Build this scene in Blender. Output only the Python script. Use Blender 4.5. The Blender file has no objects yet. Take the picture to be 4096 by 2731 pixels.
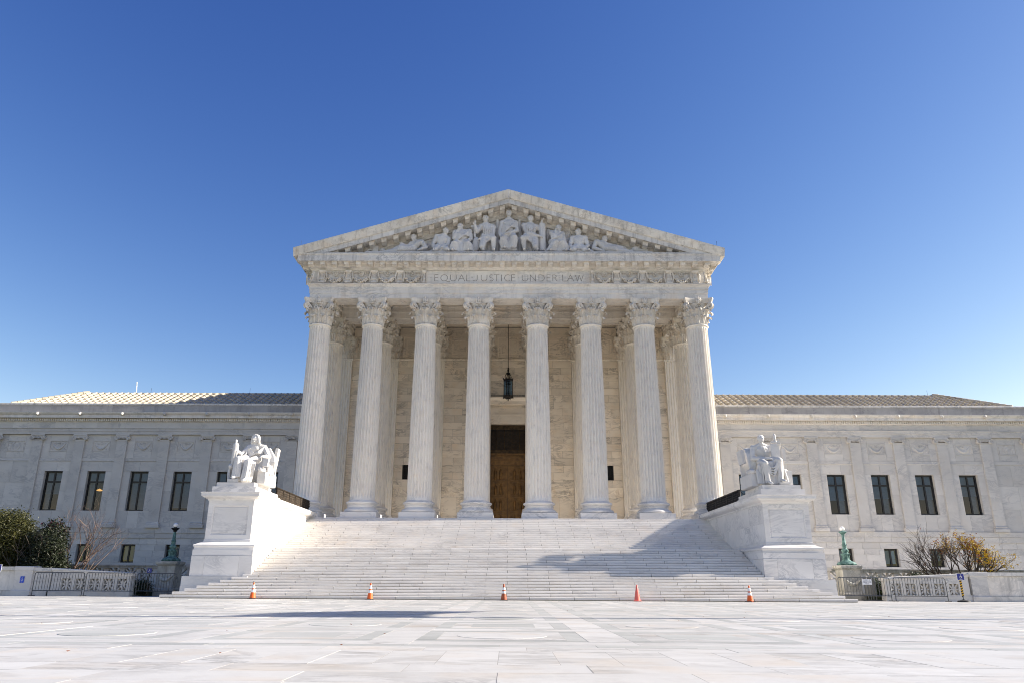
import bpy, bmesh, math, random
from math import pi, sin, cos, radians, sqrt
from mathutils import Vector, Matrix

sc = bpy.context.scene
COL = sc.collection
random.seed(11)

# ------------------------------------------------------------------ camera, sky, sun, exposure
CAM_LOC = Vector((0.0675, 0.0, 0.7657))
PITCH, YAW, ROLL = 0.3146, 0.012, 0.0062
fw = Vector((-sin(YAW) * cos(PITCH), cos(YAW) * cos(PITCH), sin(PITCH)))
rt = Vector((cos(YAW), sin(YAW), 0))
up = rt.cross(fw)
r2 = rt * cos(ROLL) + up * sin(ROLL)
u2 = up * cos(ROLL) - rt * sin(ROLL)
cam = bpy.data.cameras.new('camera')
camo = bpy.data.objects.new('camera', cam)
COL.objects.link(camo)
camo.matrix_world = Matrix(((r2.x, u2.x, -fw.x, CAM_LOC.x), (r2.y, u2.y, -fw.y, CAM_LOC.y),
                            (r2.z, u2.z, -fw.z, CAM_LOC.z), (0, 0, 0, 1)))
cam.sensor_fit = 'HORIZONTAL'
cam.sensor_width = 36.0
cam.lens = 26.171
cam.shift_x = 0.0114
cam.clip_start = 0.1
cam.clip_end = 6000
sc.camera = camo

SUN_AZ, SUN_EL = radians(3.5), radians(27.8)      # azimuth counted from +X towards +Y
sunv = Vector((cos(SUN_EL) * cos(SUN_AZ), cos(SUN_EL) * sin(SUN_AZ), sin(SUN_EL)))
world = bpy.data.worlds.new('World')
sc.world = world
world.use_nodes = True
wn = world.node_tree
sky = wn.nodes.new('ShaderNodeTexSky')
sky.sky_type = 'NISHITA'
sky.sun_disc = False
sky.sun_elevation = SUN_EL
sky.sun_rotation = radians(90) - SUN_AZ
sky.altitude = 30
sky.air_density = 1.0
sky.dust_density = 0.3
sky.ozone_density = 3.0
bg = wn.nodes['Background']
bg.inputs['Strength'].default_value = 0.1
# one grade over the whole dome: a deeper, more saturated clear-day blue
sep = wn.nodes.new('ShaderNodeSeparateColor'); cmb = wn.nodes.new('ShaderNodeCombineColor')
wn.links.new(sky.outputs['Color'], sep.inputs[0])
for ch, (gam, amp) in enumerate(((1.9, 2.75), (1.55, 1.36), (1.0, 1.0))):
    a = wn.nodes.new('ShaderNodeMath'); a.operation = 'MULTIPLY'; a.inputs[1].default_value = 0.177
    b = wn.nodes.new('ShaderNodeMath'); b.operation = 'POWER'; b.inputs[1].default_value = gam
    c = wn.nodes.new('ShaderNodeMath'); c.operation = 'MULTIPLY'; c.inputs[1].default_value = amp
    d = wn.nodes.new('ShaderNodeMath'); d.operation = 'MINIMUM'; d.inputs[1].default_value = 1.6
    e = wn.nodes.new('ShaderNodeMath'); e.operation = 'MULTIPLY'; e.inputs[1].default_value = 4.67
    wn.links.new(sep.outputs[ch], a.inputs[0])
    for p, q in ((a, b), (b, c), (c, d), (d, e)): wn.links.new(p.outputs[0], q.inputs[0])
    wn.links.new(e.outputs[0], cmb.inputs[ch])
wn.links.new(cmb.outputs[0], bg.inputs['Color'])

sl = bpy.data.lights.new('sun', 'SUN')
sl.energy = 5.0
sl.angle = radians(0.53)
sl.color = (1.0, 0.92, 0.80)
so = bpy.data.objects.new('sun', sl)
COL.objects.link(so)
so.rotation_euler = sunv.to_track_quat('Z', 'Y').to_euler()
so.location = (60, 30, 60)

vs = sc.view_settings
vs.view_transform = 'Standard'
vs.look = 'None'
vs.exposure = 1.1
vs.gamma = 1.0
vs.use_curve_mapping = False
sc.cycles.use_denoising = True
sc.cycles.max_bounces = 10
sc.cycles.diffuse_bounces = 7
sc.cycles.glossy_bounces = 3
sc.cycles.transmission_bounces = 4
sc.cycles.transparent_max_bounces = 12
sc.cycles.sample_clamp_indirect = 6.0
sc.cycles.pixel_filter_type = 'BLACKMAN_HARRIS'
sc.cycles.filter_width = 1.0

# ------------------------------------------------------------------ helpers
class MB:
    def __init__(s):
        s.v = []; s.f = []
    def add(s, vs_, fs):
        n = len(s.v); s.v += [tuple(p) for p in vs_]; s.f += [tuple(i + n for i in q) for q in fs]
        return s
    def box(s, x0, x1, y0, y1, z0, z1):
        return s.add([(x0,y0,z0),(x1,y0,z0),(x1,y1,z0),(x0,y1,z0),(x0,y0,z1),(x1,y0,z1),(x1,y1,z1),(x0,y1,z1)],
                     [(3,2,1,0),(4,5,6,7),(0,1,5,4),(1,2,6,5),(2,3,7,6),(3,0,4,7)])
    def obox(s, c, sx, sy, sz, rot=None):
        M = rot if rot is not None else Matrix.Identity(3)
        c = Vector(c); P = []
        for dz in (-1, 1):
            for dx, dy in ((-1,-1),(1,-1),(1,1),(-1,1)):
                P.append(c + M @ Vector((dx*sx/2, dy*sy/2, dz*sz/2)))
        return s.add(P, [(3,2,1,0),(4,5,6,7),(0,1,5,4),(1,2,6,5),(2,3,7,6),(3,0,4,7)])
    def loft(s, rings, cap0=True, cap1=True, closed=True):
        n = len(rings[0]); vs_ = [p for r in rings for p in r]; fs = []
        for i in range(len(rings) - 1):
            for j in range(n if closed else n - 1):
                k = (j + 1) % n
                fs.append((i*n+j, i*n+k, (i+1)*n+k, (i+1)*n+j))
        if cap0: fs.append(tuple(range(n - 1, -1, -1)))
        if cap1: fs.append(tuple((len(rings)-1)*n + j for j in range(n)))
        return s.add(vs_, fs)
    def rects(s, x0, x1, y0, y1, prof):
        """stack of rectangles grown by g at height z"""
        return s.loft([[(x0-g,y0-g,z),(x1+g,y0-g,z),(x1+g,y1+g,z),(x0-g,y1+g,z)] for g, z in prof])
    def lathe(s, cx, cy, prof, n=24, ph=0.0):
        return s.loft([[(cx+r*cos(ph+2*pi*k/n), cy+r*sin(ph+2*pi*k/n), z) for k in range(n)] for r, z in prof])
    def tube(s, pts, rad, n=6, caps=True):
        pts = [Vector(p) for p in pts]
        if not isinstance(rad, (list, tuple)): rad = [rad]*len(pts)
        rings = []; prev = None
        for i, p in enumerate(pts):
            d = (pts[min(i+1, len(pts)-1)] - pts[max(i-1, 0)])
            d = d.normalized() if d.length > 1e-9 else Vector((0,0,1))
            if prev is None:
                a = Vector((0,0,1)) if abs(d.z) < .9 else Vector((1,0,0))
                u = d.cross(a).normalized()
            else:
                u = (prev - d*prev.dot(d))
                u = u.normalized() if u.length > 1e-6 else d.cross(Vector((0,0,1))).normalized()
            prev = u; w = d.cross(u)
            rings.append([p + (u*cos(2*pi*k/n) + w*sin(2*pi*k/n))*rad[i] for k in range(n)])
        return s.loft(rings, caps, caps)
    def ell(s, c, rx, ry, rz, nu=10, nv=7, M=None):
        c = Vector(c); rings = []
        for i in range(1, nv):
            t = -pi/2 + pi*i/nv
            ring = []
            for k in range(nu):
                q = Vector((rx*cos(t)*cos(2*pi*k/nu), ry*cos(t)*sin(2*pi*k/nu), rz*sin(t)))
                ring.append(c + (M @ q if M else q))
            rings.append(ring)
        n0 = len(s.v); s.loft(rings, False, False)
        b = c + (M @ Vector((0,0,-rz)) if M else Vector((0,0,-rz))); t = c + (M @ Vector((0,0,rz)) if M else Vector((0,0,rz)))
        s.v += [tuple(b), tuple(t)]; ib = len(s.v)-2; it = ib+1; L = n0 + (nv-2)*nu
        for k in range(nu):
            s.f.append((n0+(k+1)%nu, n0+k, ib)); s.f.append((L+k, L+(k+1)%nu, it))
        return s
    def cap(s, a, b, ra, rb, n=10):
        """tapered capsule"""
        a = Vector(a); b = Vector(b); d = b - a; L = d.length
        if L < 1e-6: return s.ell(a, ra, ra, ra)
        d = d/L; pts = []; rad = []
        for t in (-1, -.8, -.45):
            pts.append(a + d*ra*t); rad.append(max(ra*sqrt(1-t*t), .02*ra))
        pts.append(a); rad.append(ra); pts.append(b); rad.append(rb)
        for t in (.45, .8, 1):
            pts.append(b + d*rb*t); rad.append(max(rb*sqrt(1-t*t), .02*rb))
        return s.tube(pts, rad, n)
    def prism_x(s, prof, x0, x1):
        """prof: (y,z) polygon, extruded along x"""
        return s.loft([[(x0,y,z) for y, z in prof], [(x1,y,z) for y, z in prof]])
    def prism_y(s, prof, y0, y1):
        return s.loft([[(x,y0,z) for x, z in prof], [(x,y1,z) for x, z in prof]])
    def prism_z(s, prof, z0, z1):
        return s.loft([[(x,y,z0) for x, y in prof], [(x,y,z1) for x, y in prof]])
    def sweep(s, path, prof):
        """open path of (x,y); prof (offset,z): offset to the right-hand side of the walking direction, mitred"""
        n = len(path); rings = []
        P = [Vector((x, y)) for x, y in path]
        for i in range(n):
            ns = []
            if i > 0: d = (P[i]-P[i-1]).normalized(); ns.append(Vector((d.y, -d.x)))
            if i < n-1: d = (P[i+1]-P[i]).normalized(); ns.append(Vector((d.y, -d.x)))
            m = ns[0] if len(ns) == 1 else (ns[0]+ns[1]).normalized() / max(.3, (ns[0]+ns[1]).normalized().dot(ns[0]))
            rings.append([(P[i].x+m.x*o, P[i].y+m.y*o, z) for o, z in prof])
        return s.loft(rings, True, True)
    def mesh(s, name, smooth=None, fix=True):
        me = bpy.data.meshes.new(name)
        me.from_pydata(s.v, [], s.f)
        if fix:
            bm = bmesh.new(); bm.from_mesh(me)
            bmesh.ops.recalc_face_normals(bm, faces=bm.faces)
            bm.to_mesh(me); bm.free()
        if smooth:
            me.polygons.foreach_set('use_smooth', [True]*len(me.polygons))
            me.set_sharp_from_angle(angle=radians(smooth))
        me.update()
        return me
    def build(s, name, mat, parent=None, smooth=None, fix=True):
        return put(name, s.mesh(name, smooth, fix), mat, parent)

WLOC = {}
def put(name, me, mat, parent=None, local=False):
    if mat is not None and len(me.materials) == 0: me.materials.append(mat)
    o = bpy.data.objects.new(name, me); COL.objects.link(o)
    if parent is not None:
        o.parent = parent
        if not local:
            o.matrix_parent_inverse = Matrix.Translation(-WLOC.get(parent.name, Vector((0,0,0))))
    return o
def empty(name, loc, parent=None):
    o = bpy.data.objects.new(name, None); COL.objects.link(o); o.empty_display_size = .3
    loc = Vector(loc); WLOC[o.name] = loc
    if parent is not None:
        o.parent = parent; o.location = loc - WLOC.get(parent.name, Vector((0,0,0)))
    else: o.location = loc
    return o
def tag(o, label, cat, group=None):
    o['label'] = label; o['category'] = cat
    if group: o['group'] = group
    return o
def struct(o, kind='structure'):
    o['kind'] = kind; return o
def copy_tree(o, parent=None, loc=None):
    c = o.copy(); COL.objects.link(c)
    if parent is not None: c.parent = parent
    if loc is not None: c.location = loc
    WLOC[c.name] = Vector(c.location)
    for ch in o.children:
        k = ch.copy(); COL.objects.link(k); k.parent = c
        for g in ch.children:
            q = g.copy(); COL.objects.link(q); q.parent = k
    return c
UNIT = MB().box(-.5,.5,-.5,.5,-.5,.5).mesh('unit_block')
def block(name, x0, x1, y0, y1, z0, z1, mat, parent, gap=.006):
    me = BLK.get(mat.name)
    if me is None:
        me = UNIT.copy(); me.materials.append(mat); BLK[mat.name] = me
    o = put(name, me, None, parent)
    o.location = ((x0+x1)/2, (y0+y1)/2, (z0+z1)/2)
    o.scale = (abs(x1-x0)-gap*2, abs(y1-y0), abs(z1-z0)-gap*2)
    return o
BLK = {}
def remesh(mb, voxel, it=3, name='carved'):
    me = mb.mesh('tmp'); o = bpy.data.objects.new('tmp', me); COL.objects.link(o)
    m = o.modifiers.new('r', 'REMESH'); m.mode = 'VOXEL'; m.voxel_size = voxel
    if it:
        k = o.modifiers.new('s', 'SMOOTH'); k.iterations = it; k.factor = .5
    dg = bpy.context.evaluated_depsgraph_get()
    r = bpy.data.meshes.new_from_object(o.evaluated_get(dg)); r.name = name
    bpy.data.objects.remove(o); bpy.data.meshes.remove(me)
    r.polygons.foreach_set('use_smooth', [True]*len(r.polygons))
    r.update()
    return r

# ------------------------------------------------------------------ materials
def nodes(name):
    m = bpy.data.materials.new(name); m.use_nodes = True
    return m, m.node_tree.nodes, m.node_tree.links, m.node_tree.nodes['Principled BSDF']
def ramp(N, stops):
    r = N.new('ShaderNodeValToRGB'); e = r.color_ramp.elements
    while len(e) < len(stops): e.new(.5)
    for k, (p, c) in enumerate(stops):
        e[k].position = p; e[k].color = c if len(c) == 4 else (*c, 1)
    return r
def plain(name, col, rough=.6, metal=0.0, var=.12, scale=6.0, bump=0.0, col2=None):
    m, N, L, B = nodes(name)
    g = N.new('ShaderNodeNewGeometry'); n = N.new('ShaderNodeTexNoise')
    n.inputs['Scale'].default_value = scale; n.inputs['Detail'].default_value = 5
    L.new(g.outputs['Position'], n.inputs['Vector'])
    c2 = col2 or tuple(max(0, c*(1-var*2)) for c in col)
    c1 = col if col2 else tuple(min(1, c*(1+var)) for c in col)
    r = ramp(N, [(.35, c2), (.65, c1)])
    L.new(n.outputs['Fac'], r.inputs['Fac']); L.new(r.outputs['Color'], B.inputs['Base Color'])
    B.inputs['Roughness'].default_value = rough; B.inputs['Metallic'].default_value = metal
    if bump:
        b = N.new('ShaderNodeBump'); b.inputs['Strength'].default_value = bump; b.inputs['Distance'].default_value = .02
        L.new(n.outputs['Fac'], b.inputs['Height']); L.new(b.outputs['Normal'], B.inputs['Normal'])
    return m
def marble(name, c1, c2, vein=(.34,.34,.35), vstr=.6, scale=1.0, stretch=(1,1,1), rot=(.3,.5,.4), rough=.55, rnd=.06, stain=0.0, stain_col=(.12,.11,.10), warm=0.0, bump=.08):
    m, N, L, B = nodes(name)
    g = N.new('ShaderNodeNewGeometry'); oi = N.new('ShaderNodeObjectInfo')
    mul = N.new('ShaderNodeVectorMath'); mul.operation = 'SCALE'; mul.inputs[0].default_value = (37, 61, 23)
    L.new(oi.outputs['Random'], mul.inputs['Scale'])
    add = N.new('ShaderNodeVectorMath'); add.operation = 'ADD'
    L.new(g.outputs['Position'], add.inputs[0]); L.new(mul.outputs[0], add.inputs[1])
    mp = N.new('ShaderNodeMapping'); mp.inputs['Rotation'].default_value = rot; mp.inputs['Scale'].default_value = stretch
    L.new(add.outputs[0], mp.inputs['Vector'])
    n1 = N.new('ShaderNodeTexNoise'); n1.inputs['Scale'].default_value = .45*scale; n1.inputs['Detail'].default_value = 6; n1.inputs['Roughness'].default_value = .6
    n1.inputs['Distortion'].default_value = .6
    L.new(mp.outputs[0], n1.inputs['Vector'])
    r1 = ramp(N, [(.36, c2), (.62, c1)]); L.new(n1.outputs['Fac'], r1.inputs['Fac'])
    n2 = N.new('ShaderNodeTexNoise'); n2.inputs['Scale'].default_value = .8*scale; n2.inputs['Detail'].default_value = 11; n2.inputs['Roughness'].default_value = .68
    n2.inputs['Distortion'].default_value = 1.6
    L.new(mp.outputs[0], n2.inputs['Vector'])
    r2_ = ramp(N, [(.455, (0,0,0)), (.495, (1,1,1)), (.505, (1,1,1)), (.56, (0,0,0))]); L.new(n2.outputs['Fac'], r2_.inputs['Fac'])
    n3 = N.new('ShaderNodeTexNoise'); n3.inputs['Scale'].default_value = .6*scale; n3.inputs['Detail'].default_value = 3
    L.new(add.outputs[0], n3.inputs['Vector'])
    r3 = ramp(N, [(.42, (0,0,0)), (.68, (1,1,1))]); L.new(n3.outputs['Fac'], r3.inputs['Fac'])
    vm = N.new('ShaderNodeMath'); vm.operation = 'MULTIPLY'; L.new(r2_.outputs['Color'], vm.inputs[0]); L.new(r3.outputs['Color'], vm.inputs[1])
    vm2 = N.new('ShaderNodeMath'); vm2.operation = 'MULTIPLY'; L.new(vm.outputs[0], vm2.inputs[0]); vm2.inputs[1].default_value = vstr
    mx = N.new('ShaderNodeMixRGB'); L.new(vm2.outputs[0], mx.inputs['Fac']); L.new(r1.outputs['Color'], mx.inputs['Color1']); mx.inputs['Color2'].default_value = (*vein, 1)
    last = mx.outputs['Color']
    if warm:
        n5 = N.new('ShaderNodeTexNoise'); n5.inputs['Scale'].default_value = .9*scale; n5.inputs['Detail'].default_value = 6
        L.new(add.outputs[0], n5.inputs['Vector'])
        r5 = ramp(N, [(.52, (0,0,0)), (.75, (warm,warm,warm))]); L.new(n5.outputs['Fac'], r5.inputs['Fac'])
        w = N.new('ShaderNodeMixRGB'); w.blend_type = 'MULTIPLY'; L.new(r5.outputs['Color'], w.inputs['Fac']); L.new(last, w.inputs['Color1']); w.inputs['Color2'].default_value = (1,.82,.62,1)
        last = w.outputs['Color']
    if stain:
        mp2 = N.new('ShaderNodeMapping'); mp2.inputs['Scale'].default_value = (2.2, 2.2, .25)
        L.new(add.outputs[0], mp2.inputs['Vector'])
        n4 = N.new('ShaderNodeTexNoise'); n4.inputs['Scale'].default_value = 1.3; n4.inputs['Detail'].default_value = 9; n4.inputs['Roughness'].default_value = .7
        L.new(mp2.outputs[0], n4.inputs['Vector'])
        r4 = ramp(N, [(.5, (0,0,0)), (.8, (stain,stain,stain))]); L.new(n4.outputs['Fac'], r4.inputs['Fac'])
        sx = N.new('ShaderNodeMixRGB'); L.new(r4.outputs['Color'], sx.inputs['Fac']); L.new(last, sx.inputs['Color1']); sx.inputs['Color2'].default_value = (*stain_col, 1)
        last = sx.outputs['Color']
    mr = N.new('ShaderNodeMapRange'); mr.inputs['To Min'].default_value = 1-rnd*1.4; mr.inputs['To Max'].default_value = 1+rnd*.6
    L.new(oi.outputs['Random'], mr.inputs['Value'])
    hv = N.new('ShaderNodeVectorMath'); hv.operation = 'SCALE'; L.new(last, hv.inputs[0]); L.new(mr.outputs['Result'], hv.inputs['Scale'])
    L.new(hv.outputs[0], B.inputs['Base Color'])
    B.inputs['Roughness'].default_value = rough
    B.inputs['Specular IOR Level'].default_value = .35
    if bump:
        nb = N.new('ShaderNodeTexNoise'); nb.inputs['Scale'].default_value = 9; nb.inputs['Detail'].default_value = 6
        L.new(g.outputs['Position'], nb.inputs['Vector'])
        b = N.new('ShaderNodeBump'); b.inputs['Strength'].default_value = bump; b.inputs['Distance'].default_value = .03
        L.new(nb.outputs['Fac'], b.inputs['Height']); L.new(b.outputs['Normal'], B.inputs['Normal'])
    return m
WALL = marble('marble_wall', (.84,.765,.655), (.75,.675,.575), vein=(.24,.22,.2), vstr=.75, scale=1.1, stretch=(.55,1,1.5), rot=(0,.45,0), rnd=.09, warm=.3)
WING = marble('marble_wing', (.67,.64,.595), (.585,.56,.525), vein=(.33,.33,.34), vstr=.6, scale=.9, stretch=(.6,1,1.3), rot=(0,.6,0), rnd=.07, warm=.15)
TRIM = marble('marble_trim', (.83,.79,.725), (.74,.70,.64), vein=(.34,.34,.35), vstr=.55, scale=1.0, stretch=(.5,1,1.6), rot=(0,.3,0), rnd=.05, warm=.35, stain=.35)
CORN = marble('marble_cornice', (.80,.77,.71), (.68,.65,.6), vein=(.25,.25,.25), vstr=.6, scale=1.3, stretch=(.7,1,1.2), rot=(0,.4,0), rnd=.07, warm=.35, stain=.75)
COLM = marble('marble_column', (.82,.775,.70), (.765,.72,.65), vein=(.42,.41,.4), vstr=.45, scale=3.0, stretch=(1,1,.1), rot=(0.04,.05,0), rnd=.09, warm=.2)
CAPM = marble('marble_capital', (.79,.745,.67), (.64,.60,.54), vein=(.3,.28,.26), vstr=.4, scale=2.5, rnd=.06, warm=.5, stain=.3, bump=.25)
CARV = marble('marble_carved', (.74,.72,.69), (.63,.61,.585), vein=(.36,.36,.37), vstr=.4, scale=1.5, rnd=.05, warm=.1, bump=.2)
WHITE = marble('marble_white', (.78,.755,.72), (.69,.665,.635), vein=(.36,.36,.37), vstr=.65, scale=.8, stretch=(.5,1,1.5), rot=(0,.5,0), rnd=.05, warm=.1)
STAT = marble('marble_statue', (.68,.66,.63), (.58,.565,.54), vein=(.45,.45,.46), vstr=.35, scale=1.4, rnd=.02, bump=.15)
STEP = marble('marble_step', (.80,.765,.715), (.72,.685,.64), vein=(.46,.43,.4), vstr=.5, scale=1.1, stretch=(.4,1,1.5), rot=(0,.2,0), rnd=.045, warm=.2)
PAVE = marble('marble_paving', (.59,.578,.553), (.515,.505,.48), vein=(.31,.30,.28), vstr=.9, scale=.9, stretch=(.35,1.3,1), rot=(0,0,.25), rnd=.05, warm=.45, rough=.5, stain=.4, stain_col=(.33,.29,.25))
GREEN = marble('marble_green_grey', (.47,.47,.445), (.38,.385,.36), vein=(.54,.535,.515), vstr=.75, scale=1.2, stretch=(.4,1.3,1), rnd=.08, rough=.5)
DIRTY = marble('marble_weathered', (.56,.55,.5), (.36,.35,.31), vein=(.12,.12,.11), vstr=.7, scale=1.8, rnd=.05, stain=.95, stain_col=(.05,.05,.045), warm=.3)
STAIN = marble('marble_stained', (.74,.70,.64), (.6,.575,.53), vein=(.3,.3,.3), vstr=.5, scale=.7, rnd=.06, stain=.8, stain_col=(.2,.19,.18), warm=.3)
JOINT = plain('joint_mortar', (.34,.32,.29), .9)
TILE = marble('clay_tile', (.56,.49,.37), (.44,.385,.29), vein=(.25,.23,.19), vstr=.5, scale=2.5, rnd=.16, rough=.6)
BRONZE = plain('bronze_door', (.17,.09,.025), .45, .3, .2, 3.0, .05)
BRONZED = plain('bronze_dark', (.06,.037,.015), .5, .5, .3, 4.0, .1)
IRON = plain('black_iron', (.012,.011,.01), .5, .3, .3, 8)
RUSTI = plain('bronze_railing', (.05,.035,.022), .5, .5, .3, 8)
FRAME = plain('window_frame', (.012,.012,.013), .45)
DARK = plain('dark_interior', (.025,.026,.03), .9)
BLIND = plain('blind_slat', (.36,.44,.50), .6, var=.06)
CURT = plain('curtain', (.5,.5,.48), .8, var=.08)
PATINA = plain('green_patina', (.15,.27,.245), .65, .2, col2=(.04,.10,.09), scale=7, bump=.3)
GLOBE = plain('opal_globe', (.86,.86,.84), .15, var=.01)
STEEL = plain('galvanised_steel', (.11,.115,.12), .45, .6, .1, 10)
ORANGE = plain('cone_orange', (.78,.13,.015), .5, var=.06)
ORANGED = plain('cone_faded_brown', (.42,.10,.035), .6, var=.15)
PINK = plain('cone_faded_pink', (.80,.16,.12), .55, var=.05)
WBAND = plain('reflective_white', (.82,.82,.82), .4, var=.05)
RUBBER = plain('black_rubber', (.02,.02,.02), .7)
BLUE = plain('sign_blue', (.012,.022,.22), .4, var=.05)
PAPER = plain('sign_white', (.8,.8,.8), .5, var=.03)
YELLOW = plain('sign_yellow', (.75,.42,.02), .5, var=.05)
INK = plain('sign_ink', (.05,.04,.12), .6)
BARKM = plain('bark', (.10,.075,.055), .85, col2=(.05,.038,.03), scale=12, bump=.3)
BARKL = plain('bark_pale', (.24,.165,.125), .85, col2=(.12,.075,.06), scale=12, bump=.3)
GRASS = plain('planting_bed', (.035,.05,.018), .95, col2=(.05,.04,.02), scale=3)
GILT = plain('gilt_metal', (.5,.36,.12), .35, .8)
FLAGR = plain('flag_cloth', (.5,.05,.06), .8)
def leafmat(name, a, b, trans=.25):
    m, N, L, B = nodes(name)
    g = N.new('ShaderNodeNewGeometry'); n = N.new('ShaderNodeTexNoise'); n.inputs['Scale'].default_value = 3.5; n.inputs['Detail'].default_value = 4
    L.new(g.outputs['Position'], n.inputs['Vector'])
    r = ramp(N, [(.35, b), (.65, a)]); L.new(n.outputs['Fac'], r.inputs['Fac']); L.new(r.outputs['Color'], B.inputs['Base Color'])
    B.inputs['Roughness'].default_value = .5
    t = N.new('ShaderNodeBsdfTranslucent'); L.new(r.outputs['Color'], t.inputs['Color'])
    mx = N.new('ShaderNodeMixShader'); mx.inputs[0].default_value = trans
    L.new(B.outputs[0], mx.inputs[1]); L.new(t.outputs[0], mx.inputs[2])
    L.new(mx.outputs[0], N['Material Output'].inputs['Surface'])
    return m
LEAFG = leafmat('leaf_olive', (.085,.08,.016), (.03,.038,.01))
LEAFD = leafmat('leaf_dark', (.03,.04,.014), (.014,.02,.009), .12)
LEAFR = leafmat('leaf_red', (.16,.025,.03), (.05,.012,.015))
LEAFY = leafmat('leaf_yellow', (.46,.34,.02), (.34,.19,.015), .35)
LEAFB = leafmat('leaf_brown', (.30,.10,.025), (.16,.05,.02), .3)
LEAFH = leafmat('leaf_hedge', (.04,.06,.02), (.02,.03,.012), .15)
def glassmat():
    m, N, L, B = nodes('window_glass')
    lw = N.new('ShaderNodeFresnel'); lw.inputs['IOR'].default_value = 1.6
    tr = N.new('ShaderNodeBsdfTransparent'); tr.inputs['Color'].default_value = (.46,.60,.74,1)
    gl = N.new('ShaderNodeBsdfGlossy'); gl.inputs['Roughness'].default_value = .02
    mx = N.new('ShaderNodeMixShader'); L.new(lw.outputs[0], mx.inputs[0]); L.new(tr.outputs[0], mx.inputs[1]); L.new(gl.outputs[0], mx.inputs[2])
    L.new(mx.outputs[0], N['Material Output'].inputs['Surface'])
    return m
GLASS = glassmat()
GLOW, gn_, gl_, gb_ = nodes('lamp_shade_glow'); gb_.inputs['Base Color'].default_value = (.8,.45,.15,1); gb_.inputs['Emission Color'].default_value = (1,.42,.1,1); gb_.inputs['Emission Strength'].default_value = .9
LGLASS = GLASS.copy(); LGLASS.name = 'lantern_glass'
for n_ in LGLASS.node_tree.nodes:
    if n_.type == 'FRESNEL': n_.inputs['IOR'].default_value = 1.12

# ------------------------------------------------------------------ setting: ground, plaza paving, stairs
D1, TR, RI, LAND = 40.07, 0.3907, 0.15, 2.5807
def lev_y(k): return D1 + (k-1)*TR + (LAND if k >= 20 else 0)
ZP = 36*RI                      # portico floor 5.4
YTOP = lev_y(36)
g = MB(); g.add([(-1500,-1500,-.06),(1500,-1500,-.06),(1500,1500,-.06),(-1500,1500,-.06)], [(0,1,2,3)])
struct(g.build('ground', plain('ground_lawn', (.075,.085,.04), .95, col2=(.09,.075,.045), scale=.4)))
pz = MB(); pz.add([(-32,-14,-.0145),(32,-14,-.0145),(32,46,-.0145),(-32,46,-.0145)], [(0,1,2,3)])
plaza = struct(pz.build('plaza', JOINT))
far = MB(); far_g = MB()
def slab(x0, x1, y0, y1, mat, near):
    if near: block('paving_slab', x0, x1, y0, y1, -.1, 0.0, mat, plaza, .003).location.z = -.06 + random.uniform(-.0015, .0015)
    else:
        q = far if mat is PAVE else far_g
        q.box(x0+.003, x1-.003, y0+.003, y1-.003, -.1, -.01 + random.uniform(-.0015,.0015))
# scale of slabs: top at about -0.01
def vis(x, y, m=1.0): return y > 5.2 and abs(x) < .72*y + m and y < 20
# foreground courses
for (y0, y1, w, off) in ((6.0,6.75,1.79,0), (6.75,7.5,1.79,-.03), (7.5,8.2,1.79,.86), (8.2,9.82,.645,-.04), (9.82,10.45,1.29,.3), (10.45,10.82,1.29,-.05)):
    n = int(30/w)
    for i in range(-n, n):
        x0 = off + i*w
        if abs(x0) > 29: continue
        slab(x0, x0+w, y0, y1, GREEN if y0 == 10.45 else PAVE, vis(x0+w/2, y1))
for i, y0 in enumerate((-14,-12,-10,-8,-6,-4,-2.0, 0.0, 2.0, 4.0)):
    for k in range(-12, 12): slab(k*1.9+(i%2)*.9, k*1.9+(i%2)*.9+1.9, y0, y0+2.0, PAVE, False)
disc = MB(); disc.lathe(0,0,[(.71,-.03),(.71,.0)],40)
disc_me = {True: disc.mesh('paving_roundel'), False: None}
disc_me[True].materials.append(PAVE); disc_me[False] = disc_me[True].copy(); disc_me[False].materials[0] = GREEN
PER = 3.14
slab_lines = []
for r in range(10):
    y0 = 11.42 + r*PER; y1 = y0 + 2.5
    if y0 > D1 - .4: break
    y1c = min(y1, D1-.02)
    for c in range(-9, 10):
        xc = c*PER - .03; x0 = xc - 1.25; x1 = xc + 1.25
        near = vis(xc, y0, 1.2)
        kind = (c + r) % 2
        gw = .29
        bcol = GREEN
        slab(x0, x1, y0, min(y0+gw, y1c), bcol, near)
        if y1 <= y1c: slab(x0, x1, y1-gw, y1, bcol, near)
        slab(x0, x0+gw, y0+gw, min(y1-gw, y1c), bcol, near)
        slab(x1-gw, x1, y0+gw, min(y1-gw, y1c), bcol, near)
        ic = PAVE if kind == 0 else PAVE
        slab(x0+gw, x1-gw, y0+gw, min(y1-gw, y1c), ic, near)
        if y1 > y1c: continue
        if kind == 0:
            if near:
                o = put('paving_roundel', disc_me[(c*7+r*3) % 5 != 1], None, plaza); o.location = (xc, (y0+y1)/2, -.0075)
            else: far.lathe(xc, (y0+y1)/2, [(.71,-.02),(.71,-.007)], 28)
        else:
            if near: block('paving_slab', xc-.62, xc+.62, y0+.66, y1-.66, -.1, 0, GREEN, plaza, .004).location.z = -.0575
            else: far_g.box(xc-.62, xc+.62, y0+.66, y1-.66, -.1, -.0065)
        # white cross band above and the lengthwise band at the right
    for c in range(-9, 10):
        xc = c*PER - .03
        near = vis(xc, y0, 1.2)
        slab(xc+1.25, xc+PER-1.25, y0, y1c, PAVE, near)
        if y1 + .64 < D1: slab(xc-1.25, xc+PER-1.25, y1, y1+.64, PAVE, near)
        elif y1 < D1 - .05: slab(xc-1.25, xc+PER-1.25, y1, D1-.02, PAVE, near)
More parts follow.
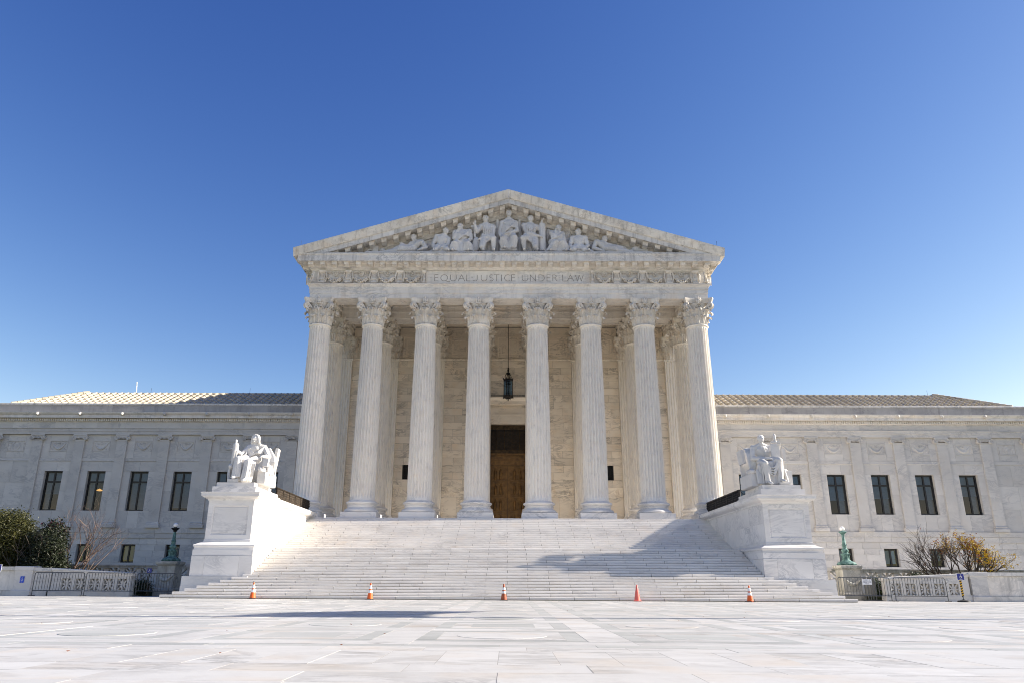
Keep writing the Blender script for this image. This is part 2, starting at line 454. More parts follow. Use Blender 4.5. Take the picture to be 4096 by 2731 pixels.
for c in range(-9, 10): slab(c*PER-1.28, c*PER-1.28+PER, 10.82, 11.42, PAVE, vis(c*PER, 11.0))
for sx in (-1, 1):
    for i in range(6):
        xa = sx*(17.85 + i*2.4); xb = sx*(17.85 + (i+1)*2.4)
        slab(min(xa,xb), max(xa,xb), D1, 44.1, PAVE, False)
struct(far.build('paving_field', PAVE, plaza), 'stuff'); struct(far_g.build('paving_inlay', GREEN, plaza), 'stuff')
# fallen leaves
lf = MB(); lf.add([(-.05,0,.012),(0,-.02,.0),(.06,.005,.016),(.0,.025,.004),(-.02,.012,.02)], [(0,1,2,3,4)])
lfm = lf.mesh('fallen_leaf'); lfm.materials.append(LEAFB)
for i, (x, y) in enumerate([(-8.9,15.2),(-6.0,21.0),(-4.6,13.2),(-2.1,10.4),(-3.2,9.1),(-5.0,9.2),(1.9,24.5),(5.1,20.5),(6.0,20.0),(7.1,23.5),(9.9,26.0),(10.2,21.2),(2.9,16.0),(14.3,17.0),(8.3,29.0),(-3.0,15.5),(-1.9,12.7),(3.9,17.9),(12.5,28.0),(-12.0,24.0)]):
    o = put('fallen_leaf', lfm, None); o.location = (x, y, .002); o.rotation_euler = (random.uniform(-.3,.3), random.uniform(-.3,.3), random.uniform(0,6)); o.scale = (.45,.5,.5)
    tag(o, 'small curled brown dry leaf lying on the marble plaza', 'leaf', 'dry leaves scattered on the plaza')

# stairs: one stone per block
stair = empty('staircase', (0, D1, 0)); struct(stair)
LEN = 2.28
def stone_mesh(tread):
    p = [(0.07,0.0),(0.07,.022),(0.002,.029),(0,RI-.018),(.008,RI-.005),(.02,RI),(tread+.03,RI),(tread+.03,0)]
    return MB().prism_x(p, -.5, .5).mesh('step_stone')
sm1 = stone_mesh(TR); sm1.materials.append(STEP); sm2 = stone_mesh(LAND+TR); sm2.materials.append(STEP)
rest = MB()
core = MB()
for k in range(1, 37):
    y = lev_y(k); z0 = (k-1)*RI
    if k <= 8: xe = 17.8 - (k-1)*.4615
    elif k <= 19: xe = 14.19
    else: xe = 14.66
    tread = (LAND+TR) if k == 19 else TR
    if k == 36: tread = 1.0
    off = (LEN/2 if k % 2 else 0.0) + random.uniform(-.04,.04)
    cuts = [-xe] + [c for c in [off + i*LEN for i in range(-9, 10)] if -xe+.5 < c < xe-.5] + [xe]
    core.box(-xe+.01, xe-.01, y+.08, 57.0, z0-.02 if k > 1 else -.04, z0+RI-.012)
    for a, b in zip(cuts[:-1], cuts[1:]):
        if k <= 19:
            o = put('step_stone', sm2 if k == 19 else sm1, None, stair)
            o.location = ((a+b)/2, y + random.uniform(-.002,.002), z0); o.scale = (b-a-.022, 1, 1)
        else:
            p = [(.07,0.0),(.07,.022),(.002,.029),(0,RI-.018),(.008,RI-.005),(.02,RI),(tread+.03,RI),(tread+.03,0)]
            rest.prism_x([(y+q[0]+random.uniform(-.0005,.0005), z0+q[1]) for q in p], a+.011, b-.011)
struct(rest.build('upper_step_stones', STEP, stair), 'stuff')
core.build('stair_core', JOINT, stair)

# ------------------------------------------------------------------ stair pedestals and cheek walls
def pedestal(sx):
    nm = 'stair_pedestal'
    root = empty(nm, (sx*15.9, 43.1, 0))
    X = lambda a, b: (min(sx*a, sx*b), max(sx*a, sx*b))
    m = MB(); a, b = X(14.22, 17.86); m.box(a, b, 42.6, 58.0, -.05, .57); m.box(a+.02, b-.02, 42.62, 58.0, .575, 1.085); m.build('footing_course', WHITE, root)
    # lower courses, each a stone
    cuts = [14.2, 14.95, 16.9, 17.65]
    for p, q in zip(cuts[:-1], cuts[1:]):
        a, b = X(p, q); block('base_stone', a, b, 43.1, 44.6, 1.09, 2.19, WHITE, root, .004)
    m = MB(); a, b = X(14.2, 17.65); m.box(a+.03, b-.03, 43.13, 58.0, 1.09, 2.19); m.box(a, b, 44.61, 58, 1.09, 2.18); m.build('base_core', WHITE, root)
    a, b = X(14.23, 17.64); MB().box(a, b, 43.14, 58, 2.2, 2.525).build('base_course', WHITE, root)
    m = MB(); a, b = X(14.65, 17.27)
    m.rects(a, b, 43.7, 58.3, [(.38,2.53),(.38,2.66),(.40,2.68),(.43,2.71),(.44,2.75),(.43,2.79),(.39,2.82),(.36,2.82),(.3,2.85),(.2,2.9),(.1,2.95),(.05,2.97),(.05,3.02),(.03,3.03),(.03,3.09),(0,3.12)])
    m.build('base_moulding', WHITE, root, 35)
    # die: front with a sunk panel, sides in big slabs
    m = MB(); y = 43.7
    m.box(a+.012, b-.012, y+.09, 58.3, 3.1, 5.26)
    fx0, fx1, fz0, fz1 = a+.27, b-.27, 3.36, 5.0
    m.box(a, b, y, y+.1, 3.11, fz0); m.box(a, b, y, y+.1, fz1, 5.26); m.box(a, fx0, y, y+.1, fz0, fz1); m.box(fx1, b, y, y+.1, fz0, fz1)
    m.build('die', WHITE, root)
    m = MB()
    for i in range(1):
        m.loft([[(fx0,y,fz0),(fx1,y,fz0),(fx1,y,fz1),(fx0,y,fz1)], [(fx0+.07,y+.055,fz0+.07),(fx1-.07,y+.055,fz0+.07),(fx1-.07,y+.055,fz1-.07),(fx0+.07,y+.055,fz1-.07)],
                [(fx0+.1,y+.05,fz0+.1),(fx1-.1,y+.05,fz0+.1),(fx1-.1,y+.05,fz1-.1),(fx0+.1,y+.05,fz1-.1)], [(fx0+.12,y+.03,fz0+.12),(fx1-.12,y+.03,fz0+.12),(fx1-.12,y+.03,fz1-.12),(fx0+.12,y+.03,fz1-.12)]], False, True)
    m.build('sunk_panel', WHITE, root)
    # side facing slabs on the inner face
    for row, (z0, z1) in enumerate(((3.11,4.15),(4.15,5.25))):
        ys = [43.8, 46.4, 48.6+row*.7, 50.9+row*.5, 53.0+row*.8, 55.2+row*.5, 58.2]
        for p, q in zip(ys[:-1], ys[1:]):
            xx = sx*14.65
            block('facing_slab', min(xx, xx+sx*.02), max(xx, xx+sx*.02), p+.005, q-.005, z0, z1, WHITE, root, .004).scale.x = .022
            xo = sx*17.27
            block('facing_slab', min(xo, xo-sx*.02), max(xo, xo-sx*.02), p+.005, q-.005, z0, z1, WHITE, root, .004).scale.x = .022
    m = MB()
    m.rects(a, b, 43.7, 58.3, [(.01,5.255),(.04,5.27),(.04,5.31),(.06,5.32),(.06,5.34),(.1,5.37),(.2,5.41),(.29,5.47),(.31,5.5),(.31,5.515),(.36,5.52),(.36,5.66),(.38,5.67),(.4,5.70),(.4,5.735),(.3,5.75)])
    m.build('cornice', WHITE, root, 35)
    m = MB(); a, b = X(14.72, 17.28); m.box(a, b, 43.95, 48.3, 5.752, 6.125); m.build('plinth_slab', WHITE, root)
    m = MB(); a, b = X(14.9, 17.13); m.box(a, b, 44.13, 47.4, 6.13, 6.38); m.build('plinth_slab', WHITE, root)
    m = MB(); a, b = X(14.72, 17.2); m.box(a+.05, b, 48.3, 48.75, 5.752, 5.95); m.box(a+.05, b, 48.76, 57.6, 5.752, 5.80); m.build('kerb_slab', WHITE, root)
    side = 'seated hooded woman' if sx < 0 else 'seated bare-chested man'
    tag(root, 'white marble stair pedestal with sunk panel carrying the %s' % side, 'pedestal')
    return root
pedestal(-1); pedestal(1)

# perforated metal stair railings
def railing(sx):
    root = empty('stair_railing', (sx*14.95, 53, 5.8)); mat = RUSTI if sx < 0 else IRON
    x = sx*14.95; y0, y1, zb, zt = 48.78, 57.4, 5.83, 6.66
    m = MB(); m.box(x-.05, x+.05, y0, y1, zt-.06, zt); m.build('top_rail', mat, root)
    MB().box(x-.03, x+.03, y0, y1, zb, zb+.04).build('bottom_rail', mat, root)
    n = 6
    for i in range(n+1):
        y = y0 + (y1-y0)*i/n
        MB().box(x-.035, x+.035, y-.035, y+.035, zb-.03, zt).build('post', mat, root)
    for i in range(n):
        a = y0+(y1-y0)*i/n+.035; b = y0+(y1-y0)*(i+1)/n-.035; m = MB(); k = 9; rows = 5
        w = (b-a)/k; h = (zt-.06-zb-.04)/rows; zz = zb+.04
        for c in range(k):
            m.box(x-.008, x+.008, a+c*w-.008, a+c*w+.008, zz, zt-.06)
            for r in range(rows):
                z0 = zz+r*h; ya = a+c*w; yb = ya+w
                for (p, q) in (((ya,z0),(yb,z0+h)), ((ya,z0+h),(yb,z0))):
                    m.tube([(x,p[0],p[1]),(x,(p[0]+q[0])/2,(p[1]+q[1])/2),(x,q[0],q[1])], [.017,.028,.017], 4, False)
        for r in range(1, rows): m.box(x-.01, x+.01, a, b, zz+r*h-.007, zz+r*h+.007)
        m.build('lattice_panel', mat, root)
    # cross return behind the statue
    m = MB(); xa, xb = sx*14.98, sx*16.9; z0 = 5.95
    m.box(min(xa,xb), max(xa,xb), y0-.04, y0+.04, zt-.06, zt); m.box(min(xa,xb), max(xa,xb), y0-.02, y0+.02, z0+.02, z0+.06)
    for i in range(4):
        p = xa+(xb-xa)*i/4; q = xa+(xb-xa)*(i+1)/4
        m.tube([(p,y0,z0+.04),(q,y0,zt-.05)], .018, 4); m.tube([(q,y0,z0+.04),(p,y0,zt-.05)], .018, 4); m.box(q-.02,q+.02,y0-.02,y0+.02,z0,zt-.03)
    m.build('return_panel', mat, root)
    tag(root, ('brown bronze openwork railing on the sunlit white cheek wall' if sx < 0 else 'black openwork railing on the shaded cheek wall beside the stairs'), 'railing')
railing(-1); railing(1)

# ------------------------------------------------------------------ the courthouse
house = empty('courthouse', (0, 62, 0))
tag(house, 'white marble neoclassical courthouse with eight-column portico, carved pediment and tiled wings', 'building')
YC = 58.03
S_, C_ = 4.3751, 4.8309
def col_x(i):
    k = i - 3.5
    return k*S_ + (1 if k > 0 else -1)*(C_-S_)/2
COLX = [col_x(i) for i in range(8)]
# column prototype (local, base centre at origin = floor level)
def column_base():
    m = MB(); m.rects(-1.345,1.345,-1.345,1.345, [(0,0),(0,.44),(-.01,.45)])
    m.lathe(0,0,[(1.2,.45),(1.27,.48),(1.32,.55),(1.32,.62),(1.27,.7),(1.2,.73),(1.17,.73),(1.17,.76),(1.1,.8),(1.06,.86),(1.09,.93),(1.12,.95),(1.12,.98),(1.1,.99),(1.06,1.02),(1.1,1.06),(1.13,1.08),(1.13,1.1),(1.19,1.12),(1.22,1.17),(1.22,1.21),(1.18,1.26),(1.12,1.28),(1.07,1.29),(1.07,1.33),(.98,1.38)], 40)
    return m.mesh('base', 38)
def column_shaft(h0=1.36, h1=15.36, r0=.955, r1=.82, nf=24, per=7):
    m = MB(); rings = []; n = nf*per
    zs = [(0,0),(.012,0),(.018,.35),(.026,.8),(.035,1)]
    joints = [.2,.42,.615,.805]
    for j in joints: zs += [(j-.0016,1),(j-.0008,1.0),(j,2),(j+.0008,1.0),(j+.0016,1)]
    zs += [(.1,1),(.3,1),(.5,1),(.7,1),(.9,1),(.975,1),(.984,.8),(.99,.35),(.994,0),(1,0)]
    zs.sort()
    for t, fl in zs:
        R = r0 - (r0-r1)*(t**1.7)
        if t < .012: R += .05*(1-t/.012)**2
        if fl == 2: R -= .012; fl = 1
        ring = []
        for k in range(n):
            u = (k % per)/per            # 0 = fillet, then the flute
            d = 0 if u < .2 else sin(pi*(u-.12)/.9)**.6
            ring.append(((R-.13*fl*d)*cos(2*pi*k/n), (R-.13*fl*d)*sin(2*pi*k/n), h0+(h1-h0)*t))
        rings.append(ring)
    m.loft(rings, False, False)
    m.lathe(0,0,[(r1-.02,h1-.02),(r1+.06,h1),(r1+.1,h1+.05),(r1+.1,h1+.1),(r1+.05,h1+.14),(r1-.03,h1+.15)], 40)
    return m.mesh('shaft', 40)
def leaf(m, ang, r0, z0, h, w, curl, out):
    nu, nv = 7, 13; V = []
    ca, sa = cos(ang), sin(ang)
    for j in range(nv):
        v = j/(nv-1)
        if v < .6:
            r = r0 + out*(v/.6)**2; z = z0 + h*v/.6
        else:
            ph = (v-.6)/.4*3.5
            r = r0 + out + curl*(1-cos(ph)); z = z0 + h + curl*1.0*sin(ph)
        ww = w*(.72+.45*sin(pi*min(v*1.1,1)))*(1 if v < .7 else (1-(v-.7)/.3*.55))
        for i in range(nu):
            u = -1+2*i/(nu-1)
            lob = 1 + (.16*abs(sin(4.5*pi*v)) if abs(u) > .9 else 0)
            rr = r - .14*u*u*(1-v*.4) + (.06 if i == 3 else (-.05 if i in (2,4) else (.02 if i in (1,5) else 0)))
            x = rr; y = u*ww*lob
            V.append((x*ca - y*sa, x*sa + y*ca, z - .05*u*u*v))
    F = [(j*nu+i, j*nu+i+1, (j+1)*nu+i+1, (j+1)*nu+i) for j in range(nv-1) for i in range(nu-1)]
    m.add(V, F)
def capital():
    m = MB(); zb = 0.0; H = 2.16
    m.lathe(0,0,[(.8,zb),(.8,.5),(.83,1.1),(.9,1.5),(1.02,1.72),(1.0,1.76)], 32)
    for k in range(8): leaf(m, k*pi/4+pi/8, .84, 0.02, .55, .29, .15, .1)
    for k in range(8): leaf(m, k*pi/4, .86, .05, 1.05, .31, .19, .16)
    for k in range(4):
        a = pi/4 + k*pi/2; d = Vector((cos(a), sin(a), 0))
        for q in (-1, 1):                              # big corner volute, two halves
            t = Vector((-sin(a), cos(a), 0))*q*.09
            pts = [d*.88+t*2.6+Vector((0,0,.95)), d*.98+t*2.0+Vector((0,0,1.25)), d*1.14+t*1.4+Vector((0,0,1.52)), d*1.32+t+Vector((0,0,1.7))]
            c = d*1.36+t+Vector((0,0,1.46))
            for i in range(15):
                th = pi/2 - i*.62; R = .25*(1-i/17)
                pts.append(c + d*cos(th)*R + Vector((0,0,sin(th)*R)))
            m.tube(pts, [.07,.08,.09,.095]+[.1-.0035*i for i in range(15)], 6)
        m.ell(d*1.36+Vector((0,0,1.46)), .09, .09, .09, 8, 5)
        leaf(m, a, .95, .75, .62, .16, .1, .2)
        # helices meeting in the middle of each face
        a2 = k*pi/2; d2 = Vector((cos(a2), sin(a2), 0)); t2 = Vector((-sin(a2), cos(a2), 0))
        for q in (-1, 1):
            pts = [d2*.93+t2*q*.42+Vector((0,0,1.0)), d2*.97+t2*q*.36+Vector((0,0,1.3)), d2*1.0+t2*q*.22+Vector((0,0,1.55))]
            c = d2*1.02+t2*q*.17+Vector((0,0,1.48))
            for i in range(9):
                th = pi/2+i*.7; R = .1*(1-i/12)
                pts.append(c + t2*q*cos(th)*R + Vector((0,0,sin(th)*R)))
            m.tube(pts, .045, 5)
        # eagle at the centre of the abacus: body, head and two folded wings
        c = d2*1.1+Vector((0,0,1.93))
        M3 = Matrix((( d2.x, t2.x, 0),(d2.y, t2.y, 0),(0,0,1)))
        m.ell(c, .1, .11, .22, 8, 6, M3); m.ell(c+d2*.06+Vector((0,0,.22)), .08,.06,.08, 7, 5, M3)
        for q in (-1, 1): m.ell(c+t2*q*.15+Vector((0,0,.02)), .07, .07, .24, 8, 6, M3)
        m.ell(c+Vector((0,0,-.26)), .12, .26, .06, 8, 5, M3)
    # abacus with concave sides and cut corners
    def ring(g, z):
        P = []
        for k in range(4):
            a = k*pi/2
            for i in range(9):
                u = -1+2*i/8; x = .93+g+.25*u*u; y = u*(1.1+g)
                if abs(u) == 1: x, y = 1.18+g*.8, u*(1.06+g*.6)
                P.append((x*cos(a)-y*sin(a), x*sin(a)+y*cos(a), z))
        return P
    m.loft([ring(-.06,1.74), ring(-.04,1.86), ring(.0,1.92), ring(.01,1.95), ring(.05,2.03), ring(.05,2.16)])
    return m.mesh('capital', 42)
cb, cs_, cc = column_base(), column_shaft(), capital()
cb.materials.append(WHITE); cs_.materials.append(COLM); cc.materials.append(CAPM)
def add_column(x, y, cap_scale=(1,1,1)):
    r = empty('column', (x, y, ZP), house)
    for nm, me, z in (('base', cb, 0), ('shaft', cs_, 0), ('capital', cc, 15.5)):
        o = put(nm, me, None, r, local=True); o.location.z = z
        if nm == 'capital': o.scale = (1.0, 1.0, (23.06-ZP-15.5)/2.16)
    return r
for yy in (YC, YC+4.79):
    for x in COLX: add_column(x, yy)
# pilasters against the back wall
YW = 67.62
def pil_shaft():
    m = MB(); P = [(-.82,.36)]
    nf = 7; w = 1.64/nf
    for i in range(nf):
        a = -.82+i*w
        P += [(a+.02,-.0),(a+.04,0)] + [(a+.05+(w-.09)*t/4, .055*sin(pi*t/4)) for t in range(5)] + [(a+w-.03,0)]
    P += [(.82,0),(.82,.36)]
    m.loft([[(x,y,z) for x, y in P] for z in (1.1, 8.0, 15.36)], True, True)
    m.box(-.9,.9,-.06,.36,15.36,15.5)
    m.rects(-.82,.82,0,.36,[(.18,0),(.18,.35),(.2,.4),(.2,.55),(.14,.62),(.1,.68),(.1,.78),(.15,.82),(.15,.94),(.06,1.02),(.02,1.1)])
    return m.mesh('pilaster', 30)
ps = pil_shaft(); ps.materials.append(COLM)
for x in COLX:
    r = empty('pilaster', (x, YW-.36, ZP), house)
    put('pilaster_shaft', ps, None, r, local=True)
    o = put('pilaster_capital', cc, None, r, local=True); o.location = (0, .36, 15.5); o.scale = (.96, .52, (23.06-ZP-15.5)/2.16)
# portico floor, back wall
MB().box(-17.3,17.3,YTOP+.9,YW+.3,ZP-.6,ZP-.002).build('portico_floor', WHITE, house)
MB().box(-17.2,17.2,57.0,YW+.3,-.04,ZP-.61).build('podium', WING, house)
wall = empty('portico_wall', (0, YW, ZP), house)
DX, DZ = 1.86, 14.8                                    # door opening
m = MB()
for s in (-1, 1):
    for (p, q, z0, z1) in ((DX+.5,8.3,ZP,24.2),(9.55,17,ZP,24.2),(8.3,9.55,ZP,9.5),(8.3,9.55,11.28,24.2)):
        a, b = sorted((s*p, s*q)); m.box(a, b, YW+.03, YW+.8, z0, z1)
m.box(-DX-.5,DX+.5,YW+.03,YW+.8,17.3,24.2)
m.build('wall_core', JOINT, wall)
edges = [-16.95] + [v for x in COLX for v in (x-.82, x+.82)] + [16.95]
rows = [9.05 + i*(20.84-9.05)/18 for i in range(19)]
for b in range(7):
    xa, xb = COLX[b]+.82, COLX[b+1]-.82; w = xb-xa
    door = (b == 3)
    for i in range(18):
        z0, z1 = rows[i], rows[i+1]
        if door and z0 < 17.2: continue
        if i % 2: cs = [xa, xa+w*(.28+.1*random.random()), xb]
        else: cs = [xa, xa+w*(.62+.1*random.random()), xb]
        wx = None
        if b in (1, 5) and 9.57-.05 < z1 and z0 < 11.23:
            s = -1 if b == 1 else 1; w0, w1 = sorted((s*8.3, s*9.55))
            if z0 >= 9.4 and z1 <= 11.3:
                cs = None
                block('wall_block', xa, w0, YW, YW+.06, z0, z1, WALL, wall); block('wall_block', w1, xb, YW, YW+.06, z0, z1, WALL, wall)
        if cs:
            for p, q in zip(cs[:-1], cs[1:]): block('wall_block', p, q, YW, YW+.06, z0, z1, WALL, wall, .009)
    if not door:
        n = 2
        for i in range(n): block('dado_slab', xa+w*i/n, xa+w*(i+1)/n, YW, YW+.06, ZP+.35, 8.15, WALL, wall)
        MB().box(xa, xb, YW-.06, YW+.06, ZP, ZP+.34).build('skirting', WALL, wall)
        # carved relief band with a swag between two spread birds
        m = MB(); m.box(xa+.02, xb-.02, YW+.02, YW+.06, 8.18, 9.04)
        for (p, q, r, s) in ((xa+.02,xb-.02,8.16,8.24),(xa+.02,xb-.02,8.98,9.05),(xa+.02,xa+.1,8.245,8.975),(xb-.1,xb-.02,8.245,8.975)): m.box(p,q,YW-.02,YW+.05,r,s)
        for s in (0, 1):
            c = xa+.5 if s == 0 else xb-.5
            m.ell((c,YW+.02,8.6),.1,.07,.26); m.ell((c,YW,8.9),.06,.06,.06,8,5)
            for q in (-1,1): m.ell((c+q*.22,YW+.02,8.62),.1,.05,.27,8,6,Matrix.Rotation(q*.35,3,'Y'))
        m.tube([(xa+.75+(w-1.5)*t/12, YW+.02, 8.85-.35*sin(pi*t/12)) for t in range(13)], [.03+.05*sin(pi*t/12) for t in range(13)], 6)
        m.build('relief_panel', WALL, wall, 40)
    # frieze of the wall, square sunk panel in each bay
    m = MB(); zc = 22.2; xc = (xa+xb)/2
    for gsz in (1.0, .72):
        for (p, q, r, s) in ((-gsz,gsz,gsz-.12,gsz),(-gsz,gsz,-gsz,-gsz+.12),(-gsz,-gsz+.12,-gsz+.12,gsz-.12),(gsz-.12,gsz,-gsz+.12,gsz-.12)):
            m.box(xc+p, xc+q, YW-.03 if gsz == 1.0 else YW-.0, YW+.05, zc+r, zc+s)
    m.build('sunk_square', WALL, wall)
    block('wall_block', xa, xb, YW+.02, YW+.06, 21.05, 24.1, WALL, wall)
for s in (-1, 1):
    MB().box(min(s*15.9,s*17), max(s*15.9,s*17), YW, YW+.06, ZP, 24.1).build('corner_panel', WALL, wall)
m = MB(); m.prism_x([(YW+.06,20.85),(YW-.02,20.85),(YW-.06,20.9),(YW-.1,20.98),(YW-.1,21.04),(YW+.06,21.04)], -16.9, 16.9); m.build('string_moulding', WALL, wall)
for s in (-1, 1):                                      # grilled openings in the wall
    r = empty('grilled_window', (s*8.92, YW, 9.55), house); x0, x1 = sorted((s*8.3, s*9.55))
    MB().box(x0+.05, x1-.05, YW+.3, YW+.34, 9.55, 11.28).build('opening_back', DARK, r)
    m = MB()
    for i in range(8): m.box(x0+.05+i*.165-.012, x0+.05+i*.165+.012, YW+.16, YW+.18, 9.55, 11.28)
    for i in range(11): m.box(x0, x1, YW+.165, YW+.185, 9.6+i*.165-.012, 9.6+i*.165+.012)
    m.build('grille', IRON, r)
    m = MB(); m.box(x0-.02,x0+.05,YW+.02,YW+.34,9.5,11.3); m.box(x1-.05,x1+.02,YW+.02,YW+.34,9.5,11.3); m.box(x0+.05,x1-.05,YW+.02,YW+.34,9.47,9.55); m.box(x0+.05,x1-.05,YW+.02,YW+.34,11.24,11.32); m.build('frame', FRAME, r)
# door surround and bronze door
sur = empty('door_surround', (0, YW, ZP), house)
m = MB()
for s in (-1, 1):
    a, b = sorted((s*DX, s*(DX+.55))); m.box(a, b, YW-.12, YW+.8, ZP, DZ+.0); 
m.build('jamb', WALL, sur)
m = MB(); m.box(-DX-.55, DX+.55, YW-.12, YW+.8, DZ, 15.55); m.box(-DX-.6, DX+.6, YW-.18, YW+.05, 15.55, 15.74); m.build('lintel', WALL, sur)
MB().box(-DX-.5, DX+.5, YW-.1, YW+.05, 15.74, 16.25).build('door_frieze', WALL, sur)
m = MB()
for i in range(26): m.box(-2.35+i*.185, -2.35+i*.185+.1, YW-.28, YW-.1, 16.32, 16.5)
m.box(-DX-.6, DX+.6, YW-.14, YW+.05, 16.25, 16.5); m.build('dentil_course', WALL, sur)
m = MB(); m.sweep([(-DX-.6,YW+.05),(-DX-.6,YW-.1),(DX+.6,YW-.1),(DX+.6,YW+.05)][::1], [(0,16.5),(.25,16.52),(.5,16.55),(.5,16.85),(.6,16.95),(.68,17.1),(.68,17.16),(0,17.2)]); m.build('door_cornice', WALL, sur)
m = MB(); m.box(-DX-.5, DX+.5, YW-.02, YW+.05, 17.18, 17.4); m.build('cornice_back', WALL, sur)
door = empty('bronze_door', (0, YW+.55, ZP), house)
yd = YW+.5
m = MB(); m.box(-DX, DX, yd+.1, yd+.2, ZP, DZ); m.build('door_back', DARK, door)
for s in (-1, 1):
    lx = lambda u: s*u
    m = MB(); a, b = sorted((lx(.015), lx(1.74)))
    m.box(a, b, yd+.03, yd+.1, ZP+.02, 11.05)
    m.build('door_leaf', BRONZE, door)
    for i in range(4):
        z0 = ZP+.28+i*1.37; z1 = z0+1.15; x0, x1 = sorted((lx(.36), lx(1.38)))
        p = MB()
        for (c, d, e, f) in ((x0-.1,x1+.1,z1-.02,z1+.08),(x0-.1,x1+.1,z0-.08,z0+.02),(x0-.1,x0,z0+.02,z1-.02),(x1,x1+.1,z0+.02,z1-.02)): p.box(c,d,yd-.03,yd+.04,e,f)
        # two standing carved figures in the panel
        for q in (-.25, .25):
            xm = (x0+x1)/2+q
            p.ell((xm,yd+.02,z0+.95),.07,.05,.09); p.cap((xm,yd+.03,z0+.75),(xm+random.uniform(-.04,.04),yd+.03,z0+.1),.12,.15,8)
            p.cap((xm-.1,yd+.02,z0+.75),(xm+random.uniform(-.2,.2),yd+.0,z0+.5),.04,.035,6); p.cap((xm+.1,yd+.02,z0+.75),(xm+random.uniform(-.2,.2),yd+.0,z0+.55),.04,.035,6)
        p.build('relief_panel', BRONZE, door, 45)
    x0, x1 = sorted((lx(1.74), lx(DX))); MB().box(x0, x1, yd-.1, yd+.1, ZP, DZ-.01).build('door_post', BRONZED, door)
m = MB(); m.box(-1.74,1.74,yd-.06,yd+.1,11.06,11.5); m.box(-1.74,1.74,yd-.14,yd+.1,11.5,11.62); m.box(-1.74,1.74,yd-.06,yd+.1,11.62,12.0); m.box(-1.74,1.74,yd-.2,yd+.1,12.0,12.14)
m.build('transom_bar', BRONZE, door)
m = MB()
for i in range(26): m.box(-1.7+i*.133,-1.7+i*.133+.07,yd-.1,yd-.03,11.88,11.96)
m.build('beaded_trim', BRONZE, door)
MB().box(-1.74,1.74,yd-.05,yd+.1,12.15,12.5).build('transom_sill', BRONZED, door)
for i in range(5):
    a = -1.74+i*3.48/5; b = a+3.48/5; m = MB()
    m.box(a, a+.06, yd-.04, yd+.08, 12.5, 14.35)
    for r in range(13):
        for c in range(5):
            x = a+.1+c*.125+(.06 if r % 2 else 0); z = 12.6+r*.135
            m.tube([(x+.06*cos(t*pi/3), yd+.02, z+.06*sin(t*pi/3)) for t in range(7)], .012, 3, False)
    m.build('transom_grille', BRONZED, door)
MB().box(-1.74,1.74,yd-.08,yd+.1,14.36,14.79).build('transom_head', BRONZED, door)

# portico ceiling: beams between the columns and coffers above
ceil = empty('portico_ceiling', (0, 62, 23), house)
MB().box(-16.6,16.6,57.2,YW+.1,24.21,24.5).build('ceiling_slab', WALL, ceil)
Z0 = 23.07
def beam(x0,x1,y0,y1):
    m = MB(); m.box(x0,x1,y0,y1,Z0+.06,24.2)
    for (p,q,r,s) in ((x0,x1,y0,y0+.22),(x0,x1,y1-.22,y1)) if (x1-x0) > (y1-y0) else ((x0,x0+.22,y0,y1),(x1-.22,x1,y0,y1)): m.box(p,q,r,s,Z0,Z0+.07)
    m.box(x0-.06,x1+.06,y0-.06,y1+.06,23.6,23.75); m.box(x0-.14,x1+.14,y0-.14,y1+.14,24.0,24.195)
    m.build('beam', TRIM, ceil)
beam(-16.3,16.3,YC+4.79-.82,YC+4.79+.82)
for x in COLX:
    beam(x-.75,x+.75,YC+.95,YC+4.79-.98); beam(x-.75,x+.75,YC+4.79+.98,YW-.02)
beam(-16.3,16.3,YW-.5,YW-.04) if False else None

# entablature
XE = 16.39; YE = 57.15
ent = empty('entablature', (0, YE, 23.06), house)
path = [(-XE, 72.0), (-XE, YE), (XE, YE), (XE, 72.0)]
path = path[::-1]                                       # walk so that the right-hand side is outside
path = [(XE, 67.95), (XE, YE), (-XE, YE), (-XE, 67.95)]
def outward(pth):
    # sweep offsets go to the right of the walking direction; front leg runs towards -X so its right is +Y -> flip
    return pth[::-1]
pth = outward(path)
m = MB(); m.sweep(pth, [(0,23.062),(0,23.48),(.045,23.49),(.045,23.83),(.09,23.84),(.09,24.02),(.12,24.05),(.14,24.1),(.2,24.17),(.25,24.22),(.27,24.23),(.27,24.3),(-1.6,24.3),(-1.6,23.062)])
m.build('architrave', TRIM, ent, 25)
m = MB(); m.sweep(pth, [(-.03,24.301),(-.03,25.5),(-.4,25.5),(-.4,24.301)]); m.build('frieze', TRIM, ent)
m = MB(); m.sweep(pth, [(-.03,25.501),(.04,25.52),(.06,25.58),(.12,25.64),(.2,25.68),(.22,25.69),(.28,25.70),(.3,25.72),(.3,25.98),(.34,26.0),(.36,26.04),(-.4,26.04),(-.4,25.501)]); m.build('bed_moulding', TRIM, ent, 25)
m = MB(); m.sweep(pth, [(.0,26.05),(.93,26.05),(.93,25.98),(1.0,25.98),(1.0,26.5),(1.03,26.52),(1.06,26.6),(1.06,26.64),(.2,26.78),(-.4,26.78),(-.4,26.05)]); m.build('corona', CORN, ent, 25)
